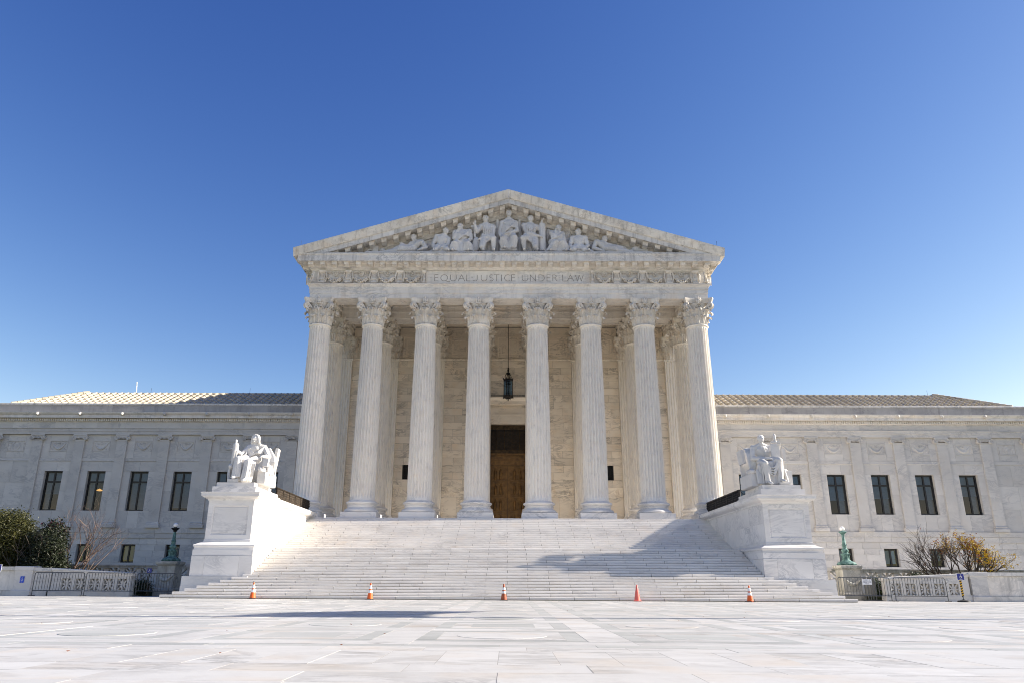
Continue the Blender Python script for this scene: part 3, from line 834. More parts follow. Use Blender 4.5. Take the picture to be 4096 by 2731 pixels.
# modillions
def modillion():
    m = MB(); w = .2
    p = [(.0,0),(.0,-.33),(-.08,-.36),(-.16,-.34),(-.22,-.28),(-.34,-.24),(-.42,-.26),(-.5,-.26),(-.55,-.2),(-.55,0)]
    m.prism_x(p, -w, w)
    m.prism_x([(0,0),(-.6,0),(-.6,.045),(0,.045)], -w-.05, w+.05)
    m.prism_x([(0.02,-.06),(-.57,-.06),(-.57,0),(0.02,0)], -w-.025, w+.025)
    return m
mod_me = modillion().mesh('modillion', 40); mod_me.materials.append(CAPM)
MODX = [s*(.5+i*.99) for i in range(17) for s in (-1,1)]
for x in MODX:
    o = put('modillion', mod_me, None, ent); o.location = (x, YE-.3, 26.0)
for s in (-1, 1):
    for i in range(11):
        o = put('modillion', mod_me, None, ent); o.location = (s*(XE+.3), YE+.4+i*.99, 26.0); o.rotation_euler.z = s*pi/2
# inscription tablet: letters cut into the stone
tab = MB().box(-6.86, 6.88, YE-.06, YE+.03, 24.34, 25.46).mesh('inscription_tablet')
tabo = put('inscription_tablet', tab, TRIM, ent)
def arc(cx, cy, rx, ry, a0, a1, n=14): return [(cx+rx*cos(radians(a0+(a1-a0)*t/n)), cy+ry*sin(radians(a0+(a1-a0)*t/n))) for t in range(n+1)]
GL = {'E': (.53,[[(0,0),(0,1)],[(0,1),(.5,1)],[(0,.53),(.46,.53)],[(0,0),(.53,0)]]),
 'Q': (1.03,[arc(.5,.5,.5,.5,0,360,28),[(.78,.06),(.95,-.1),(1.15,-.12),(1.35,-.08)]]),
 'U': (.9,[[(0,1),(0,.4)]+arc(.43,.4,.43,.4,180,360)+[(.86,1)]]),
 'A': (.95,[[(0,0),(.48,1)],[(.48,1),(.95,0)],[(.2,.4),(.76,.4)]]),
 'L': (.55,[[(0,1),(0,0)],[(0,0),(.55,0)]]),
 'J': (.6,[[(.55,1),(.55,.28)]+arc(.3,.28,.25,.28,0,-120)+[(-.05,.06)]]),
 'S': (.55,[arc(.28,.75,.24,.25,40,270,12)+arc(.28,.25,.27,.25,90,-140,12)]),
 'T': (.72,[[(.36,1),(.36,0)],[(0,1),(.72,1)]]), 'I': (.05,[[(0,1),(0,0)]]),
 'C': (.8,[arc(.5,.5,.5,.5,45,315,20)]), 'N': (.8,[[(0,0),(0,1)],[(0,1),(.8,0)],[(.8,0),(.8,1)]]),
 'D': (.8,[[(0,0),(0,1)],[(0,1),(.3,1)]+arc(.3,.5,.5,.5,90,-90,14)+[(0,0)]]),
 'R': (.6,[[(0,0),(0,1)],[(0,1),(.25,1)]+arc(.25,.76,.26,.24,90,-90,10)+[(0,.52)],[(.25,.52),(.62,0)]]),
 'W': (1.2,[[(0,1),(.32,0)],[(.32,0),(.6,1)],[(.6,1),(.88,0)],[(.88,0),(1.2,1)]]), '.': (.1,[[(-.03,.5),(.05,.5)]])}
LET = [('.',-6.42),('E',-6.1),('Q',-5.59),('U',-4.79),('A',-4.14),('L',-3.44),('.',-3.0),('J',-2.88),('U',-2.24),('S',-1.55),('T',-1.15),('I',-.55),('C',-.30),('E',.28),('.',.84),('U',1.16),('N',1.83),('D',2.55),('E',3.22),('R',3.7),('.',4.22),('L',4.52),('A',4.9),('W',5.56),('.',6.42)]
HL = .56; ZL = 24.58
cut = MB(); kk_ = 0
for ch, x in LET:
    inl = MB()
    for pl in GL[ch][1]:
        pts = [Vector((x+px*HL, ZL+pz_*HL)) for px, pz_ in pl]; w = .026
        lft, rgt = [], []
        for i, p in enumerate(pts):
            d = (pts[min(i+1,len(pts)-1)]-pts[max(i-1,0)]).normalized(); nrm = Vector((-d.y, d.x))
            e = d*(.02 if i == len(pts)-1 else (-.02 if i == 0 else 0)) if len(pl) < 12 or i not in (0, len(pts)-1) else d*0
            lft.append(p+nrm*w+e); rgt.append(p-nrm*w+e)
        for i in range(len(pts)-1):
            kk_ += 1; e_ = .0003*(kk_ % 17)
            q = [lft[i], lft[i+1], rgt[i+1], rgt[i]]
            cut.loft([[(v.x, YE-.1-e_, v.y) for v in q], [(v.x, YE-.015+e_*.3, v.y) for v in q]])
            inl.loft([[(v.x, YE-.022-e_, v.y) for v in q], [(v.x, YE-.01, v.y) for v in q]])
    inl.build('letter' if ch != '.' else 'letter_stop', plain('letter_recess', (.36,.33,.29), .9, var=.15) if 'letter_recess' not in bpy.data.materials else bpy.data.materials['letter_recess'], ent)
cuto = put('cutter', cut.mesh('cutter'), None)
bm_ = tabo.modifiers.new('b', 'BOOLEAN'); bm_.object = cuto; bm_.operation = 'DIFFERENCE'; bm_.solver = 'EXACT'; bm_.use_self = True
dg = bpy.context.evaluated_depsgraph_get()
nm_ = bpy.data.meshes.new_from_object(tabo.evaluated_get(dg)); tabo.modifiers.clear(); tabo.data = nm_
bpy.data.objects.remove(cuto)
# carved festoons of the frieze
def garland(w):
    m = MB(); rnd = random.Random(4)
    for t in range(30):
        u = t/29; x = (u-.5)*w*.86; s_ = sin(pi*u); z = .42-.8*s_**.8
        for k in range(5):
            r = rnd.uniform(.045,.085)*(.6+.6*s_)
            m.ell((x+rnd.uniform(-.04,.04), -.05-rnd.uniform(0,.12)*s_, z+rnd.uniform(-.12,.12)*(.3+s_)), r, r, r, 6, 4)
    for q in (-1, 1):
        m.tube([(q*w*.43,-.06,.45),(q*w*.42,-.1,.1),(q*w*.39,-.1,-.25),(q*w*.41,-.08,-.5)], [.06,.05,.05,.035], 5)
    return m
def rosette():
    m = MB(); m.tube([(.2*cos(t*pi/8),-.05,.2*sin(t*pi/8)) for t in range(17)], .04, 5); m.ell((0,-.07,0),.09,.07,.09,8,5)
    for k in range(6): m.ell((.12*cos(k*pi/3),-.06,.12*sin(k*pi/3)),.06,.04,.06,6,4)
    for q in (-1,1):
        for c, r in ((.36,.11),(.56,.09)): m.tube([(q*(c+r*cos(t*.6)*(1-t/14)),-.03,.05+r*sin(t*.6)*(1-t/14)) for t in range(11)], .03, 4)
    return m
def herm():
    m = MB()
    m.rects(-.2,.2,-.12,0,[(.06,-.58),(.06,-.5),(.0,-.47),(-.02,-.3),(.02,-.26),(.02,-.12),(-.04,-.08),(-.04,.3),(.04,.36),(.08,.42),(.1,.52)])
    for q in (-1,1): m.ell((q*.24,-.1,.46),.11,.1,.1,8,5); m.tube([(q*.3,-.1,.42),(q*.36,-.12,.1),(q*.33,-.1,-.3),(q*.3,-.08,-.52)],[.06,.07,.06,.05],6)
    m.ell((0,-.12,.48),.12,.08,.08,8,5)
    return m
HX = [6.97, 8.98, 11.13, 13.28, 15.44]
gm = garland(2.15).mesh('garland', 60); rm = rosette().mesh('rosette', 60); hm = herm().mesh('bracket', 35)
for q in (gm, rm, hm): q.materials.append(CAPM)
for s in (-1, 1):
    for x in HX[1:]:
        o = put('frieze_bracket', hm, None, ent); o.location = (s*x, YE+.03, 24.92); o.scale.y = 1.7
    o = put('frieze_bracket', hm, None, ent); o.location = (s*6.97, YE+.03, 24.92); o.scale = (.55,1.7,1)
    for a, b in zip(HX[:-1], HX[1:]):
        o = put('garland', gm, None, ent); o.location = (s*(a+b)/2, YE+.03, 24.86); o.scale = ((b-a)/2.15, 1.9, 1)
        o = put('rosette', rm, None, ent); o.location = (s*(a+b)/2, YE+.03, 25.22); o.scale.y = 1.8
    o = put('garland', gm, None, ent); o.location = (s*16.42, YE+.03, 24.86); o.rotation_euler.z = s*pi/4; o.scale.x = .6
    for i in range(4):
        o = put('garland', gm, None, ent); o.location = (s*(XE-.03), YE+1.7+i*2.15, 24.86); o.rotation_euler.z = s*pi/2
        o = put('frieze_bracket', hm, None, ent); o.location = (s*(XE-.03), YE+.65+i*2.15, 24.92); o.rotation_euler.z = s*pi/2
# pediment
ped = empty('pediment', (0, YE, 26.8), house)
SLP = (32.45-27.03)/17.75
AX = math.atan(SLP)
def zr(x): return 32.45 - SLP*abs(x)
m = MB(); m.add([(-16.6,57.62,26.75),(16.6,57.62,26.75),(0,57.62,zr(0)-1.2)], [(0,1,2)]); m.build('tympanum', CARV, ped)
MB().box(-11.9, 11.9, 56.5, 57.6, 26.7, 27.0).build('figure_ledge', CARV, ped)
m = MB(); m.box(-16.5,16.5,56.2,57.62,26.70,26.775); m.build('pediment_floor', CORN, ped)
# raking cornice: vertical section swept along both slopes; stones of the sima are separate
prof = [(1.0,-1.12),(1.0,-.68),(1.03,-.66)]
for s in (-1, 1):
    def rake(name, pr, x0, x1, mat, smooth=25):
        m = MB()
        m.loft([[(s*x, YE-o, zr(x)+dz) for o, dz in pr] for x in (x0, x1)])
        return m.build(name, mat, ped, smooth)
    rake('raking_bed', [(-.48,-1.8),(-.3,-1.78),(-.26,-1.68),(-.18,-1.6),(-.12,-1.55),(-.12,-1.2),(-.05,-1.10),(-.48,-1.1)], 0.0, 15.2, TRIM)
    n = 9; xs = [0.0] + [1.65 + i*1.97 for i in range(n)]; xs = [x for x in xs if x < 16.9] + [17.05]
    for a, b in zip(xs[:-1], xs[1:]):
        rake('raking_corona', [(-.48,-1.09),(.9,-1.08),(.9,-1.13),(.96,-1.13),(.96,-.69),(-.48,-.69)], a+.004, b-.006, CORN)
    xs = [0.0] + [1.95 + i*1.97 for i in range(n)]; xs = [x for x in xs if x < 17.0] + [17.75]
    for a, b in zip(xs[:-1], xs[1:]):
        rake('raking_sima', [(-.48,-.685),(1.04,-.685),(1.07,-.64),(1.1,-.6),(1.14,-.45),(1.22,-.3),(1.28,-.16),(1.3,-.1),(1.3,0),(.9,.02),(-.48,.02)], a+.004, b-.006, CORN)
    for i in range(15):
        x = .5+i*.99
        o = put('raking_modillion', mod_me, None, ped); o.location = (s*x, YE+.12, zr(x)-1.16); o.scale.y = 1.55
        sh = Matrix.Identity(4); sh[2][0] = -s*SLP
        o.matrix_parent_inverse = Matrix.Translation(-WLOC[ped.name]) @ Matrix.Translation(o.location) @ sh @ Matrix.Translation(-Vector(o.location))
    # flank sima along the side of the roof, with lion heads
    m = MB(); m.loft([[(s*(XE+o), y, 26.645+dz) for o, dz in ((.5,0),(1.06,0),(1.1,.06),(1.2,.2),(1.28,.33),(1.3,.38),(1.3,.42),(.5,.5))] for y in (YE-1.0, 67.95)]); m.build('flank_sima', CORN, ped, 30)
    for y in (58.6, 61.6, 64.6):
        m = MB(); m.ell((s*(XE+1.34), y, 26.86),.2,.2,.2); m.ell((s*(XE+1.5), y, 26.8),.1,.12,.1); m.build('lion_head', CAPM, ped, 60)
m = MB(); m.add([(-17.7,YE+.3,zr(17.7)-.02),(0,YE+.3,zr(0)-.02),(0,67.95,zr(0)-.02),(-17.7,67.95,zr(17.7)-.02),(17.7,YE+.3,zr(17.7)-.02),(17.7,67.95,zr(17.7)-.02)], [(0,1,2,3),(1,4,5,2)]); m.build('gable_roof', TILE, ped)
MB().box(-16.3,16.3,YW+.85,100,5,24.9).build('central_block', WING, house)
MB().prism_y([(-16.4,24.91),(16.4,24.91),(16.4,25.0),(0,32.3),(-16.4,25.0)], 67.0, 100).build('hall_roof', TILE, house)
m = MB(); m.box(-16.35,16.35,YE+.5,YE+.7,24.3,26.9); m.box(-16.3,16.3,YE+.72,67.9,26.05,26.7); m.build('attic_fill', WING, house)

# ------------------------------------------------------------------ wings
WY = 67.8
PILX = [19.8, 23.72, 27.65, 31.58, 35.5, 39.43, 43.36, 47.3]
def wing_pilaster_meshes():
    m = MB(); m.box(-.47,.47,-.17,.03,5.86,13.1); s = m.mesh('shaft')
    m = MB(); m.rects(-.47,.47,-.17,.06,[(.16,5.345),(.16,5.55),(.14,5.56),(.14,5.58),(.15,5.62),(.12,5.66),(.06,5.69),(.05,5.74),(.08,5.78),(.06,5.82),(.0,5.86)]); b = m.mesh('base', 30)
    m = MB(); m.box(-.62,.62,-.27,.03,13.58,13.69); m.box(-.56,.56,-.22,.03,13.36,13.58); m.box(-.47,.47,-.2,.03,13.1,13.2)
    for q in (-1,1):
        c = Vector((q*.52,-.2,13.36)); pts = []
        for i in range(22):
            th = pi/2 - q*i*.55; R = .2*(1-i/26); pts.append(c+Vector((cos(th)*R,-.06,sin(th)*R)))
        m.tube(pts, [.05-.0012*i for i in range(22)], 5)
        m.loft([[(c.x+.2*cos(k*pi/8), y, c.z+.2*sin(k*pi/8)) for k in range(16)] for y in (-.25,.02)])
    for i in range(5): m.ell((-.24+i*.12,-.24,13.36),.045,.05,.08,6,4)
    m.box(-.32,.32,-.26,.0,13.46,13.5)
    return s, b, m.mesh('capital', 35)
ws, wb, wc = wing_pilaster_meshes()
for q in (ws, wb, wc): q.materials.append(WING)
def relief_mesh():
    m = MB(); m.box(-.82,.82,.0,.04,-.5,.5)
    for (a,b,c,d) in ((-.82,.82,.44,.5),(-.82,.82,-.5,-.44),(-.82,-.76,-.44,.44),(.76,.82,-.44,.44)): m.box(a,b,-.05,.02,c,d)
    m.tube([(-.68+1.36*t/14, -.0, .36-.62*sin(pi*t/14)) for t in range(15)], [.03+.09*sin(pi*t/14) for t in range(15)], 7)
    m.tube([(.11*cos(t*pi/6),-.01,.25+.11*sin(t*pi/6)) for t in range(13)], .035, 5); m.ell((0,-.01,.25),.05,.05,.05,7,5)
    for q in (-1,1):
        m.tube([(q*(.28+.1*cos(t*.7)*(1-t/12)),0,.22+.1*sin(t*.7)*(1-t/12)) for t in range(9)], .028, 4)
        m.tube([(q*(.6+.1*cos(t*.7)*(1-t/12)),0,-.28+.1*sin(t*.7)*(1-t/12)) for t in range(9)], .03, 4)
    return m.mesh('relief', 45)
rl = relief_mesh(); rl.materials.append(WING)
def relief_round():
    m = MB(); m.box(-.82,.82,.0,.04,-.5,.5)
    for (a,b,c,d) in ((-.82,.82,.44,.5),(-.82,.82,-.5,-.44),(-.82,-.76,-.44,.44),(.76,.82,-.44,.44)): m.box(a,b,-.05,.02,c,d)
    m.tube([(.33*cos(t*pi/12),0,.02+.38*sin(t*pi/12)) for t in range(25)], .04, 5); m.ell((0,.02,.0),.14,.06,.25)
    for q in (-1,1): m.box(q*.6-.1,q*.6+.1,-.03,.02,-.4,.25); m.box(q*.6-.15,q*.6+.15,-.04,.02,.25,.34)
    return m.mesh('relief', 45)
rr_ = relief_round(); rr_.materials.append(WING)
def lion():
    m = MB(); m.ell((0,0,0),.17,.14,.18,10,7); m.ell((0,-.12,-.04),.1,.1,.09,8,6)
    for q in (-1,1): m.ell((q*.12,-.02,.12),.05,.05,.05,6,4); m.ell((q*.06,-.11,.05),.04,.04,.03,6,4)
    return m.mesh('lion_head', 60)
ln = lion(); ln.materials.append(CAPM)

def window(x, z0, z1, hw, upper, style):
    """opening in the wing wall: frame, panes, blind, seen from the plaza"""
    r = empty('window', (x, WY, z0), house); yf = WY+.3
    m = MB(); t = .12
    m.box(x-hw, x-hw+t, yf, yf+.1, z0, z1); m.box(x+hw-t, x+hw, yf, yf+.1, z0, z1); m.box(x-hw+t, x+hw-t, yf, yf+.1, z1-t, z1); m.box(x-hw+t, x+hw-t, yf, yf+.1, z0, z0+t)
    m.box(x-.07, x+.07, yf-.01, yf+.09, z0+t, z1-t)
    zt = z0+(z1-z0)*.735
    if upper:
        m.box(x-hw+t, x-.07, yf, yf+.1, zt-.075, zt+.075); m.box(x+.07, x+hw-t, yf, yf+.1, zt-.075, zt+.075)
    m.build('frame', FRAME, r)
    spans = [(z0+t, zt-.065), (zt+.065, z1-t)] if upper else [(z0+t, z1-t)]
    for (a, b) in spans:
        for (p, q) in ((x-hw+t, x-.055), (x+.055, x+hw-t)):
            g_ = MB(); g_.add([(p,yf+.05,a),(q,yf+.05,a),(q,yf+.05,b),(p,yf+.05,b)], [(0,1,2,3)]); g_.build('pane', GLASS, r)
    rnd = random.Random(int(x*100)+int(z0*10))
    lowz = z0+t + (z1-z0)*style
    m = MB(); zz = z1-t-.02
    while zz > lowz:
        m.add([(x-hw+t+.03,yf+.17,zz),(x+hw-t-.03,yf+.17,zz),(x+hw-t-.03,yf+.2,zz-.075),(x-hw+t+.03,yf+.2,zz-.075)], [(0,1,2,3)]); zz -= .085
    m.box(x-hw+t+.03, x+hw-t-.03, yf+.16, yf+.2, lowz-.04, lowz)
    m.build('blind', BLIND, r)
    if style > .15 and upper:
        m = MB(); q = 1 if x > 0 else -1; pts = []
        for i in range(15): pts.append((x+q*(hw-t)-q*i*.035, yf+.32+.025*(i%2)))
        m.add([(a,b,z0+t) for a, b in pts]+[(a,b,lowz+.1) for a, b in pts], [(i,i+1,i+16,i+15) for i in range(14)]); m.build('curtain', CURT, r)
    MB().box(x-hw-.02, x+hw+.02, WY+.005, yf, z0-.1, z0-.005).build('sill', WING, r)
    if upper and abs(x+37.47) < .1: m = MB(); m.lathe(-37.9, 69.6, [(.02,8.98),(.16,8.9),(.3,8.82),(.3,8.8),(.1,8.76)], 14); m.build('ceiling_lamp', GLOW, r, 50)
    return r

def wing(sx):
    w = empty('wing', (sx*32, WY, 0), house)
    A = lambda a, b: (min(sx*a, sx*b), max(sx*a, sx*b))
    XI, XO = 16.3, 54.0
    # backing wall with window openings left free
    bays = [((PILX[i]+PILX[i+1])/2) for i in range(7)]
    bays = [21.68, 25.6, 29.58, 33.53, 37.47, 41.4]
    m = MB(); hw, lw = .83, .63
    xs = [XI]
    for b in bays: xs += [b-hw, b+hw]
    xs.append(XO)
    for i in range(0, len(xs), 2):
        a, b = A(xs[i], xs[i+1]); m.box(a, b, WY+.03, WY+.5, 4.45, 13.7)
    for b in bays:
        a, c = A(b-hw, b+hw); m.box(a, c, WY+.03, WY+.5, 4.45, 6.81); m.box(a, c, WY+.03, WY+.5, 10.35, 13.7)
    xs = [XI]
    for b in bays: xs += [b-lw, b+lw]
    xs.append(XO)
    for i in range(0, len(xs), 2):
        a, b = A(xs[i], xs[i+1]); m.box(a, b, WY+.03, WY+.5, -.05, 4.45)
    for b in bays:
        a, c = A(b-lw, b+lw); m.box(a, c, WY+.03, WY+.5, -.05, 2.36); m.box(a, c, WY+.03, WY+.5, 3.92, 4.45)
    m.build('wall_core', WING, w)
    # lower ashlar
    zc = [1.84,2.36,2.88,3.40,3.92,4.44]
    rnd = random.Random(5)
    for i in range(5):
        x = 17.4 - (i%2)*.8
        while x < 49:
            L = rnd.choice((1.3,1.55,1.55,2.0)); a0, b0 = x, min(x+L, 49.5)
            for b in bays:
                if zc[i] >= 2.3 and zc[i+1] <= 4.0:
                    if a0 < b+lw and b0 > b-lw:
                        if a0 < b-lw: b0 = min(b0, b-lw)
                        elif b0 > b+lw: a0 = max(a0, b+lw)
                        else: a0 = b0
            if b0-a0 > .12:
                p, q = A(a0, b0); block('ashlar_block', p, q, WY, WY+.05, zc[i], zc[i+1], WING, w, .009)
            x += L
    # two plain band courses and the ledge
    for (z0, z1, o) in ((4.44,4.9,.06),(4.9,5.345,.12)):
        x = 17.2
        while x < 49:
            p, q = A(x, x+2.35); block('band_stone', p, q, WY-o, WY+.05, z0, z1, WING, w, .008); x += 2.35
    # main wall slabs per bay
    for i in range(7):
        xa, xb = PILX[i]+.47, PILX[i+1]-.47; b = bays[i] if i < 6 else None
        def sl(x0, x1, z0, z1):
            p, q = A(x0, x1); block('wall_slab', p, q, WY, WY+.05, z0, z1, WING, w, .006)
        if b:
            n = 3; 
            for k in range(n): sl(xa+(xb-xa)*k/n, xa+(xb-xa)*(k+1)/n, 5.35, 6.82)
            for (z0, z1) in ((6.82,8.58),(8.58,10.34)): sl(xa, b-hw, z0, z1); sl(b+hw, xb, z0, z1)
            k = rnd.uniform(.35,.65); sl(xa, xa+(xb-xa)*k, 10.34, 11.24); sl(xa+(xb-xa)*k, xb, 10.34, 11.24)
        else:
            for (z0, z1) in ((5.35,7.3),(7.3,9.3),(9.3,11.24)):
                k = rnd.uniform(.35,.65); sl(xa, xa+(xb-xa)*k, z0, z1); sl(xa+(xb-xa)*k, xb, z0, z1)
        xm = (xa+xb)/2
        sl(xa, xm-.82, 11.55, 13.66); sl(xm+.82, xb, 11.55, 13.66); sl(xm-.82, xm+.82, 11.55, 12.13); sl(xm-.82, xm+.82, 13.13, 13.66)
        o = put('relief_panel', rl if i < 6 else rr_, None, w); o.location = (sx*xm, WY+.02, 12.63)
        p, q = A(xa, xb); m = MB(); m.prism_x([(WY+.05,11.24),(WY-.02,11.24),(WY-.05,11.27),(WY-.05,11.35),(WY-.03,11.38),(WY-.03,11.54),(WY+.05,11.54)], p, q); m.build('string_course', WING, w)
    p, q = A(17.2, PILX[0]-.47); block('wall_slab', p, q, WY, WY+.05, 5.35, 13.66, WING, w)
    # entablature
    p, q = A(16.5, 52)
    m = MB(); m.prism_x([(WY+.2,13.7),(WY-.2,13.7),(WY-.2,13.98),(WY-.24,13.99),(WY-.24,14.2),(WY-.3,14.24),(WY-.3,14.29),(WY+.2,14.29)], p, q); m.build('architrave', WING, w)
    x = 16.5
    while x < 51:
        a, b = A(x, x+1.96); block('frieze_stone', a, b, WY-.19, WY+.2, 14.29, 14.86, WING, w, .003); x += 1.96
    m = MB(); m.prism_x([(WY+.2,14.86),(WY-.22,14.86),(WY-.26,14.9),(WY-.28,14.93),(WY-.28,15.14),(WY-.5,15.16),(WY+.2,15.16)], p, q); m.build('bed_moulding', TRIM, w)
    m = MB(); x = 16.6
    while x < 51: 
        a, b = A(x, x+.13); m.box(a, b, WY-.42, WY-.275, 14.93, 15.12); x += .205
    struct(m.build('dentil_course', TRIM, w), 'stuff')
    m = MB(); m.prism_x([(WY+.2,15.165),(WY-.66,15.165),(WY-.66,15.42),(WY-.7,15.44),(WY-.74,15.5),(WY-.82,15.58),(WY-.84,15.64),(WY-.84,15.68),(WY+.2,15.72)], p, q); m.build('cornice', TRIM, w, 30)
    for x in PILX[:8]:
        o = put('lion_head', ln, None, w); o.location = (sx*(x+.07), WY-.8, 15.5)
    x = 16.5
    while x < 51:
        a, b = A(x, x+2.9); block('parapet_stone', a, b, WY-.34, WY+.6, 15.72, 16.42, marble_grey, w, .004); x += 2.9
    m = MB(); m.prism_x([(WY-.4,16.42),(WY-.4,16.56),(WY-.36,16.6),(WY+.7,16.62),(WY+.7,16.42)], p, q); m.build('coping', CORN, w)
    # dark room behind the windows
    m = MB(); a, b = A(16.4, 52); m.add([(a,71,0),(b,71,0),(b,71,13.6),(a,71,13.6)], [(0,1,2,3)]); m.add([(a,WY+.5,5),(b,WY+.5,5),(b,71,5),(a,71,5)],[(0,1,2,3)]); m.build('room', DARK, w)
    a, b = A(16.4, 52); m = MB(); m.box(a, b, WY+.45, 80, 13.7, 16.3); m.box(a,b,71.1,80,0,13.7); m.build('wing_body', WING, w)
    # pilasters
    for x in PILX:
        r = empty('wing_pilaster', (sx*x, WY, 0), house)
        for nm, me in (('shaft', ws), ('base', wb), ('capital', wc)): put(nm, me, None, r, local=True)
    styles = [.25,.3,.33,.38,.36,.45] if sx > 0 else [.0,.02,.06,.02,.70,.40]
    for i, b in enumerate(bays):
        window(sx*b, 6.83, 10.33, .815, True, styles[i]); window(sx*b, 2.38, 3.9, .6, False, .12 if i % 2 else .3)
    return w
marble_grey = marble('marble_parapet', (.46,.44,.42), (.36,.345,.335), vein=(.2,.2,.21), vstr=.6, scale=1.0, stretch=(.6,1,1.3), rot=(0,.6,0), rnd=.06, stain=.45)
wing(-1); wing(1)

# tiled wing roofs: barrel cover tiles over flat pans, hip at the outer end
def tile_mesh():
    n = 6; V = []; 
    for y, z, r in ((-.02,.0,.15),(.86,.0,.125)):
        for k in range(n+1): a = pi*k/n; V.append((r*cos(a), y, z+r*1.0*sin(a)))
    F = [(k,k+1,n+2+k,n+1+k) for k in range(n)] + [tuple(range(n,-1,-1))]
    return MB().add(V, F).mesh('roof_tile', 50)
tm = tile_mesh(); tm.materials.append(TILE)
RY0, RZ0, RY1, RZ1 = 68.25, 16.62, 72.6, 18.78
rs = math.atan2(RZ1-RZ0, RY1-RY0); RL = sqrt((RZ1-RZ0)**2+(RY1-RY0)**2)
def wing_roof(sx):
    roof = empty('wing_roof', (sx*32, 70, 16.6), house)
    a, b = 16.3, 46.9; tx = b-4.6
    m = MB()
    P = [(sx*a,RY0-.05,RZ0-.02),(sx*b,RY0-.05,RZ0-.02),(sx*tx,RY1,RZ1),(sx*a,RY1,RZ1),(sx*a,80,RZ0),(sx*b,80,RZ0)]
    m.add(P, [(0,1,2,3),(3,2,5,4),(1,5,2)])
    m.build('roof_deck', TILE, roof)
    restm = MB(); cnt = 0; rowsN = 6; step = RL/rowsN
    for c in range(46):
        x = 17.0 + c*.645
        if x > b-.3: break
        lim = RL if x < tx else RL*(b-x)/(b-tx)
        for r in range(rowsN):
            if r*step+.3 > lim: break
            yy = RY0 + cos(rs)*r*step; zz = RZ0 + sin(rs)*r*step + .03 + (.05)
            if c < 25 or sx < 0 and c < 25:
                o = put('roof_tile', tm, None, roof); o.location = (sx*x, yy, zz); o.rotation_euler.x = rs - .06
            else:
                M = Matrix.Translation((sx*x, yy, zz)) @ Matrix.Rotation(rs-.06, 4, 'X')
                restm.add([M @ v.co for v in tm.vertices], [tuple(p.vertices) for p in tm.polygons])
    struct(restm.build('roof_tile_field', TILE, roof, 50), 'stuff')
    # pans: slight steps between the cover tiles
    m = MB()
    for r in range(rowsN):
        yy = RY0+cos(rs)*r*step; zz = RZ0+sin(rs)*r*step; xe = b - (b-tx)*r/rowsN - .2
        y2 = yy+cos(rs)*step*1.03; z2 = zz+sin(rs)*step*1.03
        m.add([(sx*a,yy,zz+.07),(sx*xe,yy,zz+.07),(sx*xe,y2,z2+.02),(sx*a,y2,z2+.02),(sx*a,yy,zz-.0),(sx*xe,yy,zz-.0)], [(0,1,2,3),(0,1,5,4)])
    m.build('pan_tiles', TILE, roof)
    # hip and ridge tiles
    H0 = Vector((sx*b, RY0-.05, RZ0+.08)); H1 = Vector((sx*tx, RY1, RZ1+.12)); nh = 13
    for i in range(nh):
        p = H0.lerp(H1, i/nh); q = H0.lerp(H1, (i+1.12)/nh)
        MB().tube([p, q], [.2,.165], 8).build('hip_tile', TILE, roof, 50)
    m = MB(); m.tube([(sx*a,RY1+.05,RZ1+.02),(sx*tx,RY1+.05,RZ1+.02)], .12, 8); m.build('ridge', TILE, roof, 50)
wing_roof(-1); wing_roof(1)
o = MB().tube([(-37.6,72.9,18.7),(-37.75,72.9,20.1)], [.05,.04], 8).build('roof_antenna', WBAND)
tag(o, 'thin white antenna standing on the sunlit tiled roof ridge', 'antenna')
for i, (x, y, z) in enumerate(((-36.0,72.6,18.85),(-26.0,72.6,18.85),(41.8,72.6,18.85),(17.2,56.1,27.2),(-17.2,56.1,27.2))):
    o = MB().tube([(x,y,z-.1),(x,y,z+.55)], .012, 5).build('lightning_rod', IRON)
    lab = ['thin lightning rod on the sunlit left wing tiles beside the antenna', 'thin lightning rod on the left wing roof near the portico shadow', 'thin lightning rod at the hip of the shaded wing roof', 'tiny lightning rod on the pediment corner above the tiled shaded wing', 'tiny lightning rod on the pediment corner above the sunlit tiled wing'][i]
    tag(o, lab, 'lightning rod')

# hanging lantern
L = empty('hanging_lantern', (0, 65.3, 24.1)); lx, ly = 0.02, 65.3
MB().tube([(lx,ly,24.2),(lx,ly,19.5)], .035, 6).build('rod', IRON, L)
m = MB()
m.tube([(lx,ly,19.5),(lx,ly,19.3)], .07, 6); m.ell((lx,ly,19.25),.09,.09,.12)
m.lathe(lx,ly,[(.03,18.85),(.12,18.9),(.2,18.95),(.2,19.0),(.07,19.06),(.05,19.25)],12); m.build('finial', IRON, L, 40)
m = MB()
for k in range(4):
    a = k*pi/2+.4; m.tube([(lx+.12*cos(a),ly+.12*sin(a),18.95),(lx+.24*cos(a),ly+.24*sin(a),18.85),(lx+.3*cos(a),ly+.3*sin(a),18.65),(lx+.28*cos(a),ly+.28*sin(a),18.45)], .03, 5)
m.build('crown_bracket', IRON, L)
m = MB(); m.lathe(lx,ly,[(.36,18.3),(.46,18.33),(.46,18.4),(.4,18.44),(.36,18.44)],8,.39); m.lathe(lx,ly,[(.1,16.62),(.42,16.72),(.48,16.8),(.48,16.9),(.38,16.94),(.1,16.95)],8,.39)
for k in range(8):
    a = k*pi/4+.39; m.ell((lx+.46*cos(a),ly+.46*sin(a),18.47),.04,.04,.07,6,4); m.ell((lx+.47*cos(a),ly+.47*sin(a),16.7),.04,.04,.05,6,4)
m.build('cage_ring', IRON, L)
for k in range(8):
    a = k*pi/4+.39; MB().tube([(lx+.41*cos(a),ly+.41*sin(a),16.9),(lx+.41*cos(a),ly+.41*sin(a),18.36)], .038, 6).build('cage_bar', IRON, L)
